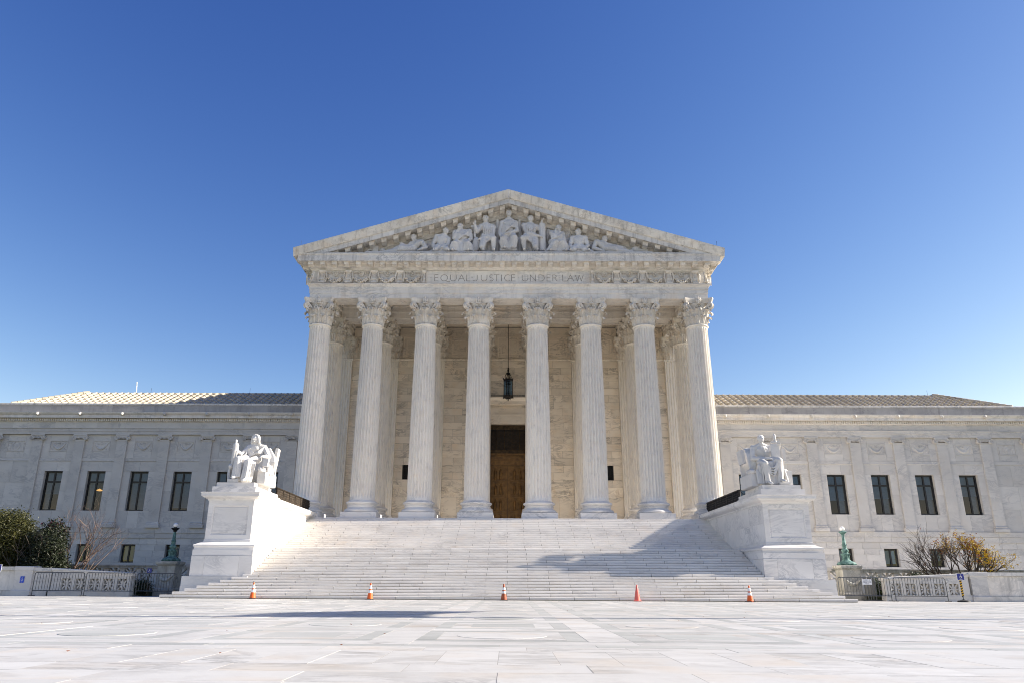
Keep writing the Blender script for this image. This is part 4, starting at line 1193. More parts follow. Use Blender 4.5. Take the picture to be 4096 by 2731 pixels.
for k in range(8):
    a = k*pi/4+.39; b = a+pi/4; r = .4; g_ = MB(); g_.add([(lx+r*cos(a),ly+r*sin(a),16.95),(lx+r*cos(b),ly+r*sin(b),16.95),(lx+r*cos(b),ly+r*sin(b),18.3),(lx+r*cos(a),ly+r*sin(a),18.3)],[(0,1,2,3)]); g_.build('pane', LGLASS, L)
m = MB(); m.tube([(lx,ly,16.95),(lx,ly,18.9)], .05, 6)
for k in range(4):
    a = k*pi/2; m.ell((lx+.16*cos(a),ly+.16*sin(a),17.1),.06,.06,.1,6,5); m.ell((lx+.16*cos(a),ly+.16*sin(a),18.0),.08,.08,.1,6,5)
m.ell((lx,ly,16.52),.06,.06,.12,6,5); m.build('lamp_cluster', IRON, L, 40)
tag(L, 'black eight-sided bronze lantern hanging on a long rod before the door', 'lantern')

# ------------------------------------------------------------------ carved figures
def hand(m, p, d, s, side):
    """open relaxed hand: palm, four fingers and a thumb"""
    p = Vector(p); d = Vector(d).normalized(); w = d.cross(Vector((0,0,1)))
    w = w.normalized() if w.length > .1 else Vector((1,0,0)); n = w.cross(d)
    m.ell(p+d*s*.25, s*.4, s*.4, s*.3, 8, 6)
    for i, L in enumerate((.62,.75,.7,.52)):
        o = w*(i-1.5)*s*.2
        a = p+d*s*.45+o; b = a+d*s*L*.55-n*s*.12; c = b+d*s*L*.35-n*s*.25
        m.cap(a, b, s*.12, s*.11, 6); m.cap(b, c, s*.11, s*.085, 6)
    m.cap(p+w*side*s*.3, p+w*side*s*.55+d*s*.45-n*s*.1, s*.13, s*.1, 6)
def figure(F, detail=1, bulk=1.36, female=False, hood=False, crown=False, beard=False):
    J = {k: Vector(v) for k, v in F['J'].items()}; s = F['s']; fd = Vector(F['face']).normalized()
    m = MB(); rnd = random.Random(int(abs(J['head'].x)*100))
    upv = Vector((0,0,1)); side = fd.cross(upv).normalized(); up2 = side.cross(fd)
    M = Matrix((( side.x, -fd.x, up2.x),(side.y, -fd.y, up2.y),(side.z, -fd.z, up2.z)))
    h = J['head']
    m.ell(h, s*.8, s*.95, s*1.12, 14, 10, M)
    m.ell(h+fd*s*.1-up2*s*.45, s*.62, s*.78, s*.62, 12, 8, M)          # jaw
    m.cap(h+fd*s*.9+up2*s*.18, h+fd*s*1.12-up2*s*.18, s*.1, s*.15, 6)     # nose
    for q in (-1, 1):
        m.cap(h+fd*s*.86+side*q*s*.15+up2*s*.28, h+fd*s*.74+side*q*s*.5+up2*s*.24, s*.12, s*.1, 6)   # brow
        m.ell(h+fd*s*.76+side*q*s*.3+up2*s*.06, s*.1, s*.07, s*.06, 6, 5, M)
        m.ell(h+side*q*s*.8-fd*s*.02, s*.1, s*.2, s*.26, 6, 5, M)           # ear
        m.ell(h+fd*s*.62+side*q*s*.4-up2*s*.25, s*.24, s*.2, s*.24, 7, 5, M)  # cheek
    m.cap(h+fd*s*.84-up2*s*.42-side*s*.18, h+fd*s*.84-up2*s*.42+side*s*.18, s*.075, s*.075, 6)       # lips
    m.cap(h+fd*s*.82-up2*s*.53-side*s*.14, h+fd*s*.82-up2*s*.53+side*s*.14, s*.08, s*.08, 6)
    m.ell(h+fd*s*.72-up2*s*.82, s*.24, s*.22, s*.2, 7, 5, M)               # chin
    if beard: m.ell(h+fd*s*.62-up2*s*1.0, s*.42, s*.36, s*.5, 9, 6, M)
    # hair
    m.ell(h-fd*s*.16+up2*s*.2, s*.92, s*.98, s*1.05, 12, 8, M)
    for t in range(9):
        a = pi*t/8; m.cap(h+side*cos(a)*s*.85+up2*(s*.35+sin(a)*s*.72)+fd*s*.35, h+side*cos(a)*s*.8+up2*(s*.3+sin(a)*s*.7)-fd*s*.6, s*.12, s*.12, 5)
    if hood:
        m.ell(h-fd*s*.5+up2*s*.22, s*1.3, s*1.05, s*1.42, 14, 10, M)
        for q in (-1, 1):
            m.cap(h+side*q*s*1.05+fd*s*.15+up2*s*.5, h+side*q*s*1.25-fd*s*.1-up2*s*.9, s*.3, s*.42, 8); m.cap(h+side*q*s*1.12-fd*s*.1-up2*s*.9, J['neck']+side*q*s*1.4-fd*s*.2-upv*s*.3, s*.36, s*.45, 8)
        for t in range(7):
            a = pi*t/6; m.ell(h+side*cos(a)*s*1.08+up2*(s*.45+sin(a)*s*.9)+fd*s*.2, s*.26, s*.34, s*.26, 7, 5, M)
    if crown:
        for t in range(8):
            a = 2*pi*t/8; m.cap(h+side*cos(a)*s*.8+fd*sin(a)*s*.8+up2*s*.8, h+side*cos(a)*s*.95+fd*sin(a)*s*.95+up2*s*1.55, s*.16, s*.06, 5)
    m.cap(h-fd*s*.15-up2*s*.6, J['neck']-upv*s*.2, s*.5, s*.62, 9)
    sb = s*bulk
    # trunk
    ch, pe = J['chest'], J['pelvis']
    ax = (J['shR']-J['shL']); wsh = ax.length; ax.normalize()
    trunk_up = (J['neck']-pe).normalized(); fr = ax.cross(trunk_up).normalized()
    if fr.y > 0: fr = -fr
    Mt = Matrix(((ax.x, fr.x, trunk_up.x),(ax.y, fr.y, trunk_up.y),(ax.z, fr.z, trunk_up.z)))
    m.ell(ch, wsh*.46, sb*1.05, sb*1.5, 14, 9, Mt)
    m.ell(ch.lerp(pe,.5), wsh*.38, sb*.98, sb*1.5, 12, 8, Mt)
    m.ell(pe, wsh*.43, sb*1.1, sb*1.0, 12, 8, Mt)
    for q in (-1, 1):
        m.ell(ch+ax*q*wsh*.2+fr*sb*(.72 if female else .66)+trunk_up*sb*.35, sb*(.5 if female else .62), sb*(.36 if female else .24), sb*(.45 if female else .42), 9, 7, Mt)
    m.cap(J['shL'].lerp(J['neck'],.15), J['shR'].lerp(J['neck'],.15), sb*.62, sb*.62, 9)
    m.cap(J['shL'], J['neck'], sb*.5, sb*.5, 8); m.cap(J['shR'], J['neck'], sb*.5, sb*.5, 8)
    # arms
    for q, k in ((-1,'L'),(1,'R')):
        sh, el, ha = J['sh'+k], J['el'+k], J['ha'+k]
        m.ell(sh, sb*.72, sb*.68, sb*.7, 10, 7); m.cap(sh, sh.lerp(el,.5), sb*.58, sb*.56, 9); m.cap(sh.lerp(el,.5), el, sb*.56, sb*.42, 9)
        m.cap(el, el.lerp(ha,.35), sb*.44, sb*.46, 9); m.cap(el.lerp(ha,.35), ha, sb*.46, sb*.27, 9)
        hand(m, ha, (ha-el), s*1.0, q)
    # legs
    for q, k in ((-1,'L'),(1,'R')):
        kn, ft = J['kn'+k], J['ft'+k]; hip = pe + ax*q*wsh*.24
        m.cap(hip, hip.lerp(kn,.5), sb*.95, sb*.86, 10); m.cap(hip.lerp(kn,.5), kn, sb*.86, sb*.66, 10)
        an = ft+Vector((0,.12,.12)) if not F['rec'] else ft
        m.ell(kn+Vector((0,-sb*.15,0)), sb*.6, sb*.5, sb*.6, 9, 7)
        cv = kn.lerp(an,.38)+Vector((0,sb*.2,0)); m.cap(kn, cv, sb*.6, sb*.62, 9); m.cap(cv, an, sb*.62, sb*.34, 9)
        toe = ft+Vector((q*.04,-sb*1.3,-.06)) if not F['rec'] else ft+(ft-kn).normalized()*sb*.9
        m.cap(an-Vector((0,0,.04)), toe, sb*.34, sb*.26, 8)
        if detail > 1:
            for i in range(5): m.cap(toe+Vector(((i-2)*sb*.14,sb*.1,0)), toe+Vector(((i-2)*sb*.15,-sb*.22,-sb*.06)), sb*.1, sb*.08, 5)
    # drapery
    sd = s*bulk
    dr = F['drape']; kl, kr, fl, fr_ = J['knL'], J['knR'], J['ftL'], J['ftR']
    zf = min(fl.z, fr_.z)-.02
    if dr:
        # cloth hanging between and outside the legs, with tubular folds
        hw = (kr.x-kl.x)
        for i in range(9):
            u = -.25+1.5*i/8; top = kl.lerp(kr,u); bot = fl.lerp(fr_,u); top = top+Vector((0, .18+.25*abs(u-.5), -sd*.2*abs(sin(pi*u*1.5)))); bot = Vector((bot.x, max(bot.y,top.y-.1)+.12, zf+sd*.25))
            if dr in (1,): bot.z = zf+sd*.2
            m.cap(top, bot, sd*.5, sd*.55, 7)
        nf = 16 if detail > 1 else 9
        for i in range(nf):
            u = -.22+1.44*i/(nf-1)+rnd.uniform(-.03,.03); top = kl.lerp(kr,u)+Vector((0,-.05+.2*abs(sin(pi*u)),sd*rnd.uniform(-.5,.2))); bot = fl.lerp(fr_,u); bot = Vector((bot.x+rnd.uniform(-.05,.05), top.y+rnd.uniform(-.05,.1), zf+sd*.15))
            mid = top.lerp(bot,.5)+Vector((rnd.uniform(-.04,.04),-.02,0)); m.tube([top,mid,bot],[sd*.12,sd*.16,sd*.2],6)
        # lap folds
        for i in range(6):
            t = i/5; a = (pe+ax*-wsh*.35).lerp(kl+Vector((0,.1,sd*.55)), t*.9); b = (pe+ax*wsh*.35).lerp(kr+Vector((0,.1,sd*.55)), t*.9)
            md = a.lerp(b,.5)+Vector((0,-.05,-sd*.45)); m.tube([a, a.lerp(md,.6)-Vector((0,0,sd*.1)), md, b.lerp(md,.6)-Vector((0,0,sd*.1)), b], sd*.13, 6)
    if dr in (2, 3):
        # folds across the chest and over the shoulder
        for i in range(8):
            a = J['shR']+Vector((0,-sd*.62,-sd*.2*i)) ; b = pe+ax*(-wsh*.4)+Vector((0,-sd*.9,sd*.3*i)); md = a.lerp(b,.5)+fr*sd*.6+Vector((0,0,-sd*.3)); m.tube([a, a.lerp(md,.5)+fr*sd*.25, md, b.lerp(md,.5)+fr*sd*.2, b], sd*.12, 6)
        for i in range(4):
            a = J['shL']+Vector((0,-sd*.4,sd*.1-sd*.2*i)); b = J['elL']+Vector((sd*.4,-sd*.2,-sd*.6-sd*.1*i)); m.tube([a,a.lerp(b,.5)+Vector((sd*.3,-sd*.3,-sd*.2)),b], sd*.15, 6)
    if dr == 3:
        # shawl falling from the shoulder behind the right arm
        for i in range(7):
            a = J['shR']+Vector((.05*i,.1,-.05)); b = J['elR']+Vector((.06+.05*i,.05,-.3)); c = Vector((J['elR'].x+.05+.02*i, J['elR'].y-.1+.1*i, 6.95+.05*(i%3))); m.tube([a,a.lerp(b,.6)+Vector((.06,0,0)),b,c],[.09,.12,.12,.07],7)
    if dr == 4:
        for i in range(5):                                  # band of cloth over the shoulder
            x = i*.075; a = J['shR']+Vector((-.28+x,-.12,.12)); b = J['chest']+Vector((.12+x,-.28,-.1)); c = J['pelvis']+Vector((.1+x,-.3,.1)); m.tube([a+Vector((0,.25,-.1)),a,b,c],.055,7)
        for i in range(4):                                  # loop hanging between the knees
            a = kl+Vector((.1,-.02,-.02-.08*i)); b = kr+Vector((-.12,-.05,-.05-.06*i)); md = a.lerp(b,.55)+Vector((0,.0,-.32-.09*i)); m.tube([a,a.lerp(md,.5)-Vector((0,0,.12)),md,b.lerp(md,.5)-Vector((0,0,.12)),b],.05,7)
    if dr in (2, 3):
        for kn, ft in ((kl, fl), (kr, fr_)):
            for i in range(6):
                q = -1+2*i/5; a = kn+Vector((q*sd*.6, -sd*(.75-.45*abs(q)), sd*.25)); b = Vector((ft.x+q*sd*.75, ft.y-sd*(.25-.3*abs(q))+.05, ft.z+sd*.1)); md = a.lerp(b,.5)+Vector((q*sd*.1+rnd.uniform(-.02,.02),-sd*.05,0)); m.tube([a, md, b], [sd*.14,sd*.2,sd*.26], 6)
        for q, k in ((-1,'L'),(1,'R')):
            for i in range(3):
                a = J['sh'+k]+Vector((q*sd*.2,-sd*.5+sd*.35*i,-sd*.3)); b = J['el'+k]+Vector((0,-sd*.35+sd*.3*i,-sd*.35)); m.tube([a, a.lerp(b,.5)+Vector((0,-sd*.1,-sd*.25)), b], [sd*.16,sd*.2,sd*.16], 6)
    if dr in (0, 5) and not F['rec']:
        for i in range(9):                                  # short tunic over the thighs
            u = i/8; a = (pe+ax*-wsh*.42).lerp(pe+ax*wsh*.42,u)+Vector((0,-sd*.6,sd*.6)); b = kl.lerp(kr,u)+Vector((0,.12,sd*.35)); m.tube([a,a.lerp(b,.5)+Vector((0,-.02,sd*.3)),b],[sd*.2,sd*.26,sd*.24],6)
        for i in range(5):
            a = J['shL'].lerp(J['shR'],.2+.15*i)+fr*sd*.75; b = pe+ax*wsh*(-.3+.15*i)+fr*sd*.9; m.tube([a,a.lerp(b,.5)+fr*sd*.3,b], sd*.11, 6)
    if F['rec']:
        for i in range(7):                                  # cloth over the reclining legs
            t = i/6; a = pe.lerp(kl,.2+t*.8)+Vector((0,-sd*.2,sd*.7)); b = pe.lerp(kr,.2+t*.8)+Vector((0,-sd*.7,-sd*.35)); m.tube([a,a.lerp(b,.5)+Vector((0,-sd*.4,0)),b], sd*.2, 6)
    return m
FIGS = [
 {'s':0.25,'face':(-0.5,-0.85,-0.35),'J':{'head':(-7.98,56.85,28.42),'neck':(-7.78,56.95,28.14),'chest':(-7.67,56.95,27.79),'pelvis':(-8.14,56.95,27.41),'shL':(-8.16,56.95,27.85),'shR':(-7.27,56.9,28.0),'elL':(-8.47,56.8,27.51),'elR':(-6.86,56.75,27.49),'haL':(-8.87,56.7,27.77),'haR':(-7.42,56.6,27.2),'knL':(-8.95,56.75,27.54),'knR':(-9.18,56.65,27.16),'ftL':(-9.84,56.75,27.15),'ftR':(-10.03,56.65,27.09)},'drape':0,'rec':1},
 {'s':0.26,'face':(0.75,-0.65,0),'J':{'head':(-5.26,56.85,29.03),'neck':(-5.36,56.95,28.71),'chest':(-5.59,56.95,28.2),'pelvis':(-5.62,56.95,27.5),'shL':(-6.03,56.95,28.53),'shR':(-5.05,56.95,28.29),'elL':(-6.32,56.85,27.8),'elR':(-5.03,56.8,27.72),'haL':(-6.17,56.6,27.27),'haR':(-5.53,56.55,27.41),'knL':(-6.03,56.55,27.25),'knR':(-5.13,56.55,27.25),'ftL':(-6.14,56.65,27.09),'ftR':(-4.97,56.65,27.09)},'drape':1,'rec':0},
 {'s':0.265,'face':(-0.5,-0.8,-0.3),'J':{'head':(-4.07,56.83,29.4),'neck':(-3.92,56.95,29.09),'chest':(-3.85,56.95,28.68),'pelvis':(-3.89,56.95,27.97),'shL':(-4.48,56.95,28.92),'shR':(-3.29,56.95,29.01),'elL':(-4.55,56.7,28.29),'elR':(-3.14,56.85,28.33),'haL':(-4.28,56.7,29.03),'haR':(-3.55,56.55,27.84),'knL':(-4.45,56.5,27.75),'knR':(-3.38,56.5,27.7),'ftL':(-4.59,56.55,27.08),'ftR':(-3.32,56.55,27.08)},'drape':2,'rec':0},
 {'s':0.27,'face':(0.35,-0.9,0),'J':{'head':(-1.93,56.87,30.18),'neck':(-1.93,56.95,29.81),'chest':(-1.76,56.95,29.25),'pelvis':(-1.75,56.95,28.5),'shL':(-2.28,56.95,29.48),'shR':(-1.28,56.95,29.4),'elL':(-2.62,56.85,28.96),'elR':(-1.29,56.75,28.58),'haL':(-2.79,56.65,29.42),'haR':(-2.32,56.55,28.2),'knL':(-2.18,56.5,27.46),'knR':(-1.23,56.5,28.2),'ftL':(-2.05,56.75,27.16),'ftR':(-1.22,56.55,27.08)},'drape':0,'rec':0},
 {'s':0.255,'face':(0,-1,0),'J':{'head':(0.05,56.85,30.65),'neck':(0.05,56.95,30.27),'chest':(0.05,56.95,29.61),'pelvis':(0.03,56.95,28.68),'shL':(-0.52,56.95,29.81),'shR':(0.61,56.95,29.82),'elL':(-0.72,56.85,28.87),'elR':(0.75,56.8,29.02),'haL':(-0.56,56.6,28.27),'haR':(-0.11,56.5,28.7),'knL':(-0.43,56.5,28.17),'knR':(0.5,56.5,28.29),'ftL':(-0.27,56.55,27.31),'ftR':(0.32,56.55,27.34)},'drape':2,'rec':0},
 {'s':0.265,'face':(-0.35,-0.9,0),'J':{'head':(1.89,56.87,30.18),'neck':(1.89,56.95,29.8),'chest':(1.88,56.95,29.25),'pelvis':(1.95,56.95,28.45),'shL':(1.34,56.95,29.58),'shR':(2.39,56.95,29.43),'elL':(1.57,56.7,28.77),'elR':(2.66,56.95,29.16),'haL':(2.64,56.6,28.45),'haR':(2.84,56.85,29.9),'knL':(1.25,56.5,28.23),'knR':(2.28,56.5,27.47),'ftL':(1.35,56.55,27.1),'ftR':(2.39,56.75,27.18)},'drape':0,'rec':0},
 {'s':0.265,'face':(0.55,-0.8,-0.2),'J':{'head':(4.25,56.85,29.28),'neck':(4.16,56.95,28.98),'chest':(4.02,56.95,28.57),'pelvis':(3.9,56.95,27.98),'shL':(3.68,56.95,28.89),'shR':(4.54,56.95,28.78),'elL':(3.84,56.7,28.18),'elR':(4.73,56.85,28.11),'haL':(3.96,56.65,28.95),'haR':(4.02,56.55,28.25),'knL':(3.98,56.5,27.82),'knR':(4.54,56.55,27.84),'ftL':(3.55,56.55,27.09),'ftR':(4.77,56.65,27.12)},'drape':2,'rec':0},
 {'s':0.265,'face':(-0.65,-0.75,0),'J':{'head':(5.88,56.85,28.93),'neck':(5.9,56.95,28.6),'chest':(5.91,56.95,28.1),'pelvis':(5.9,56.95,27.51),'shL':(5.41,56.95,28.39),'shR':(6.46,56.95,28.39),'elL':(5.15,56.85,27.7),'elR':(6.67,56.85,27.7),'haL':(5.33,56.55,27.26),'haR':(6.33,56.55,27.25),'knL':(5.46,56.55,27.2),'knR':(6.3,56.55,27.21),'ftL':(5.2,56.65,27.11),'ftR':(6.63,56.65,27.11)},'drape':1,'rec':0},
 {'s':0.25,'face':(0.55,-0.75,-0.35),'J':{'head':(8.12,56.85,28.3),'neck':(7.92,56.95,28.1),'chest':(7.7,56.95,27.83),'pelvis':(8.21,56.95,27.4),'shL':(7.38,56.95,28.04),'shR':(8.09,56.9,27.84),'elL':(7.11,56.8,27.44),'elR':(8.8,56.85,27.64),'haL':(7.89,56.6,27.11),'haR':(9.57,56.75,27.51),'knL':(8.87,56.7,27.42),'knR':(8.96,56.65,27.19),'ftL':(9.93,56.75,27.18),'ftR':(10.02,56.65,27.11)},'drape':0,'rec':1},
]
STATUES = [
 {'s':0.2,'face':(-0.25,-0.97,0),'J':{'head':(-15.46,45.15,9.13),'neck':(-15.48,45.3,8.88),'chest':(-15.55,45.4,8.5),'pelvis':(-15.55,45.5,7.95),'shL':(-15.88,45.4,8.65),'shR':(-14.95,45.4,8.65),'elL':(-16.2,45.1,8.2),'elR':(-14.55,45.2,8.05),'haL':(-16.54,44.6,8.41),'haR':(-14.77,44.65,7.99),'knL':(-16.1,44.4,7.82),'knR':(-15.44,44.35,7.65),'ftL':(-16.11,44.25,6.69),'ftR':(-15.54,44.2,6.52)},'drape':3,'rec':0},
 {'s':0.205,'face':(0.3,-0.95,0),'J':{'head':(15.44,45.15,9.28),'neck':(15.48,45.3,8.97),'chest':(15.49,45.4,8.55),'pelvis':(15.53,45.5,7.98),'shL':(14.99,45.4,8.74),'shR':(15.97,45.4,8.77),'elL':(14.85,45.2,8.08),'elR':(16.39,45.2,8.59),'haL':(15.66,44.65,7.99),'haR':(16.38,44.8,8.84),'knL':(15.28,44.35,7.66),'knR':(16.15,44.4,7.86),'ftL':(15.4,44.2,6.49),'ftR':(16.15,44.3,6.65)},'drape':4,'rec':0},
]

for i, F in enumerate(FIGS):
    F['s'] *= 1.06
    me = remesh(figure(F, 1, crown=(i == 4), beard=(i in (2, 6))), .03, 1, 'carved_figure')
    me.materials.append(CARV)
    put('carved_figure', me, None, ped)
# rocky seats and low-relief drapery behind the figures, rising from the ledge
rnd_ = random.Random(9)
for i, F in enumerate(FIGS):
    J = F['J']; pv = J['pelvis']; m = MB()
    w = .75 if not F['rec'] else 1.3
    m.ell((pv[0], 57.4, (27.0+pv[2])/2), w, .22, max(.25,(pv[2]-27.0)*.62), 12, 8)
    for k in range(7):
        x = pv[0]-w*.9+w*1.8*k/6; zt = 27.1+(pv[2]-27.0)*rnd_.uniform(.5,1.0)
        m.tube([(x,57.35,zt),(x+rnd_.uniform(-.08,.08),57.22,(zt+27)/2),(x+rnd_.uniform(-.1,.1),57.15,27.02)], [.07,.1,.11], 6)
    m.build('carved_seat', CARV, ped, 60)
for x, z, w, h in ((-4.95,28.5,.34,.55),(-3.0,29.6,.22,.4),(3.42,28.9,.26,.7),(5.0,28.55,.3,.5),(6.95,28.0,.36,.4),(-6.6,28.0,.34,.4),(1.0,29.0,.2,.7),(-.95,28.6,.22,.7),(-9.6,27.45,.6,.2),(9.9,27.4,.6,.2)):
    m = MB(); m.ell((x,57.5,z),w,.16,h,12,8); m.ell((x+w*.3,57.42,z+h*.5),w*.5,.14,h*.35,9,6); m.ell((x-w*.35,57.42,z-h*.35),w*.5,.16,h*.4,9,6); m.build('carved_relief', CARV, ped, 60)
# attributes carved beside the figures
m = MB(); m.cap((-2.83,56.95,29.5),(-2.83,56.95,30.02),.09,.12,8); m.box(-3.17,-2.47,56.88,57.02,29.44,29.58); m.prism_y([(-2.94,29.45),(-2.7,29.45),(-2.73,28.5),(-2.9,28.5)],56.9,57.02)
m.build('carved_sword', CARV, ped, 40)
m = MB(); m.ell((-2.7,56.92,27.86),.32,.14,.68,14,9); m.build('carved_shield', CARV, ped, 60)
m = MB(); m.lathe(2.86,56.92,[(.24,27.2),(.25,28.4),(.25,28.42),(.27,28.45),(.27,28.55),(.25,28.6),(.24,29.72),(.1,29.8)],14)
for k in range(10): m.tube([(2.86+.25*cos(k*pi/5),56.92+.25*sin(k*pi/5),27.25),(2.86+.24*cos(k*pi/5),56.92+.24*sin(k*pi/5),29.68)],.045,5)
m.build('carved_fasces', CARV, ped, 50)
m = MB(); m.cap((5.25,56.45,27.3),(6.35,56.45,27.22),.06,.06,8); m.build('carved_scroll', CARV, ped, 50)
m = MB(); m.ell((5.0,57.45,28.85),.36,.12,.5); m.ell((5.2,57.4,29.2),.14,.1,.16); m.build('carved_emblem', CARV, ped, 60)
m = MB(); m.box(-.7,.7,56.72,57.6,27.175,27.4); m.box(-1.02,-.82,57.3,57.6,27.17,30.35); m.box(.86,1.04,57.3,57.6,27.17,30.35); m.box(-.82,.86,57.5,57.6,27.17,29.7)
m.build('carved_throne', CARV, ped)
m = MB(); m.rects(-11.36,-10.92,56.95,57.35,[(0,27.18),(0,27.6),(.03,27.65),(-.05,27.75),(-.12,27.85)]); m.ell((-11.14,57.15,27.92),.08,.08,.12); 
for k in range(7): m.ell((-11.85+k*.08,57.1,27.3+.16*sin(k*.5)),.12,.1,.12,7,5)
m.ell((-10.6,57.1,27.36),.26,.16,.18); m.build('carved_urn', CARV, ped, 50)
m = MB(); m.ell((10.72,57.1,27.45),.42,.22,.3); m.ell((10.3,57.1,27.36),.16,.12,.14); m.cap((10.8,57.05,27.5),(11.05,57.05,27.8),.08,.05,6); m.cap((10.95,57.1,27.4),(11.6,57.1,27.32),.16,.12,8); m.ell((11.62,57.08,27.4),.1,.09,.1)
m.build('carved_tortoise', CARV, ped, 60)

# seated statues
def fixed(x0, x1, y0, y1, z0, z1, bev=.03):
    m = MB(); m.loft([[(x0+b,y0+b,z),(x1-b,y0+b,z),(x1-b,y1-b,z),(x0+b,y1-b,z)] for b, z in ((bev,z0),(0,z0+bev),(0,z1-bev),(bev,z1))]); return m
FL, FR = STATUES
sw = empty('seated_statue', (-15.8, 45.6, 6.38))
put('figure', remesh(figure(FL, 2, 1.36, True, hood=True), .017, 1, 'figure'), STAT, sw)
th = MB()
th.obox((-14.42,46.3,8.2), .16, .9, 1.05, Matrix.Rotation(.12,3,'Y')@Matrix.Rotation(.15,3,'Z'))
th.obox((-15.6,46.75,7.75), 2.14, .2, 1.4)
th.build('throne_back', STAT, sw)
m = fixed(-14.98,-14.5,44.75,46.9,6.38,7.12); m.add(*(lambda q: (q.v, q.f))(fixed(-16.75,-16.3,44.75,46.9,6.38,7.3))); m.add(*(lambda q: (q.v, q.f))(fixed(-16.3,-15.0,45.3,46.9,6.38,7.25))); m.build('throne_seat', STAT, sw)
m = MB(); m.cap((-14.78,44.6,7.22),(-14.72,45.6,7.22),.16,.17,10); m.cap((-16.55,44.55,7.38),(-16.52,45.6,7.38),.16,.17,10); m.build('armrest', STAT, sw, 60)
m = fixed(-16.55,-15.92,44.18,44.8,6.382,6.6); m.build('footblock', STAT, sw)
m = MB(); m.obox((-14.5,44.62,7.62), .3, .24, .46, Matrix.Rotation(.12,3,'Y')); m.build('book', STAT, sw)
fg = MB(); fg.ell((-16.41,44.55,8.9),.08,.085,.11); fg.cap((-16.4,44.55,8.8),(-16.39,44.55,8.72),.045,.05,8); fg.cap((-16.5,44.55,8.64),(-16.28,44.55,8.64),.07,.07,8); fg.cap((-16.39,44.55,8.65),(-16.38,44.55,8.2),.17,.16,9); fg.cap((-16.4,44.5,8.3),(-16.48,44.55,7.5),.13,.1,8)
for k in range(7): fg.tube([(-16.5+k*.04,44.44,8.3),(-16.55+k*.04,44.48,7.7)], .028, 5)
put('figurine', remesh(fg, .02, 1, 'figurine'), STAT, sw)
m = MB()
for i in range(7): m.tube([(-16.62+i*.03,44.7+.12*i,7.5),(-16.66+i*.02,44.62+.12*i,7.0),(-16.62,44.6+.12*i,6.5)],[.06,.09,.08],6)
m.build('drapery', STAT, sw, 60)
tag(sw, 'white marble statue of a hooded seated woman holding a small figurine', 'statue')
sm = empty('seated_statue', (15.9, 45.6, 6.38))
put('figure', remesh(figure(FR, 2, 1.4), .017, 1, 'figure'), STAT, sm)
th = MB(); th.obox((14.47,46.2,8.3), .18, .9, .85, Matrix.Rotation(-.1,3,'Y')); th.obox((16.98,46.2,8.42), .18, .9, .75); th.obox((15.7,46.75,7.9), 2.3, .2, 1.7); th.build('throne_back', STAT, sm)
m = fixed(14.5,14.98,44.75,46.9,6.38,7.15); m.add(*(lambda q: (q.v, q.f))(fixed(16.5,16.95,44.75,46.9,6.38,7.3))); m.add(*(lambda q: (q.v, q.f))(fixed(14.98,16.5,45.3,46.9,6.38,7.25))); m.build('throne_seat', STAT, sm)
m = MB(); m.cap((14.62,44.75,7.25),(14.68,45.7,7.3),.15,.17,10); m.build('armrest', STAT, sm, 60)
m = fixed(15.98,16.56,44.15,44.75,6.382,6.57); m.build('footblock', STAT, sm)
fixed(15.89,16.38,44.78,44.95,8.05,8.92,.02).build('tablet', STAT, sm)
m = MB(); m.cap((16.2,44.86,9.12),(16.17,44.86,9.46),.07,.075,9); m.obox((16.06,44.86,9.03), .28, .1, .09, Matrix.Rotation(.25,3,'Y')); m.obox((16.35,44.86,9.05), .26, .1, .09, Matrix.Rotation(-.2,3,'Y')); m.ell((16.2,44.86,9.06),.1,.09,.09); m.build('sword_hilt', STAT, sm, 45)
m = MB()
for i in range(6): m.tube([(14.66+i*.06,45.9-.05*i,8.78),(14.68+i*.06,45.55-.05*i,8.4),(14.72+i*.06,45.45-.03*i,7.7),(14.74+i*.05,45.4,7.35)],[.06,.08,.08,.06],6)
for i in range(6): m.tube([(14.85+i*.08,44.72,7.35-.02*i),(14.86+i*.08,44.6,6.95),(14.9+i*.08,44.6,6.5)],[.06,.08,.09],6)
m.build('drapery', STAT, sm, 60); m = MB()
for i in range(5): m.tube([(16.5+i*.07,44.75+.1*i,7.4),(16.55+i*.06,44.68+.1*i,6.95),(16.6+i*.05,44.65+.1*i,6.6-.03*i)],[.06,.08,.08],6)
m.build('drapery', STAT, sm, 60)
tag(sm, 'white marble statue of a seated bare-chested man holding a tablet and sword', 'statue')

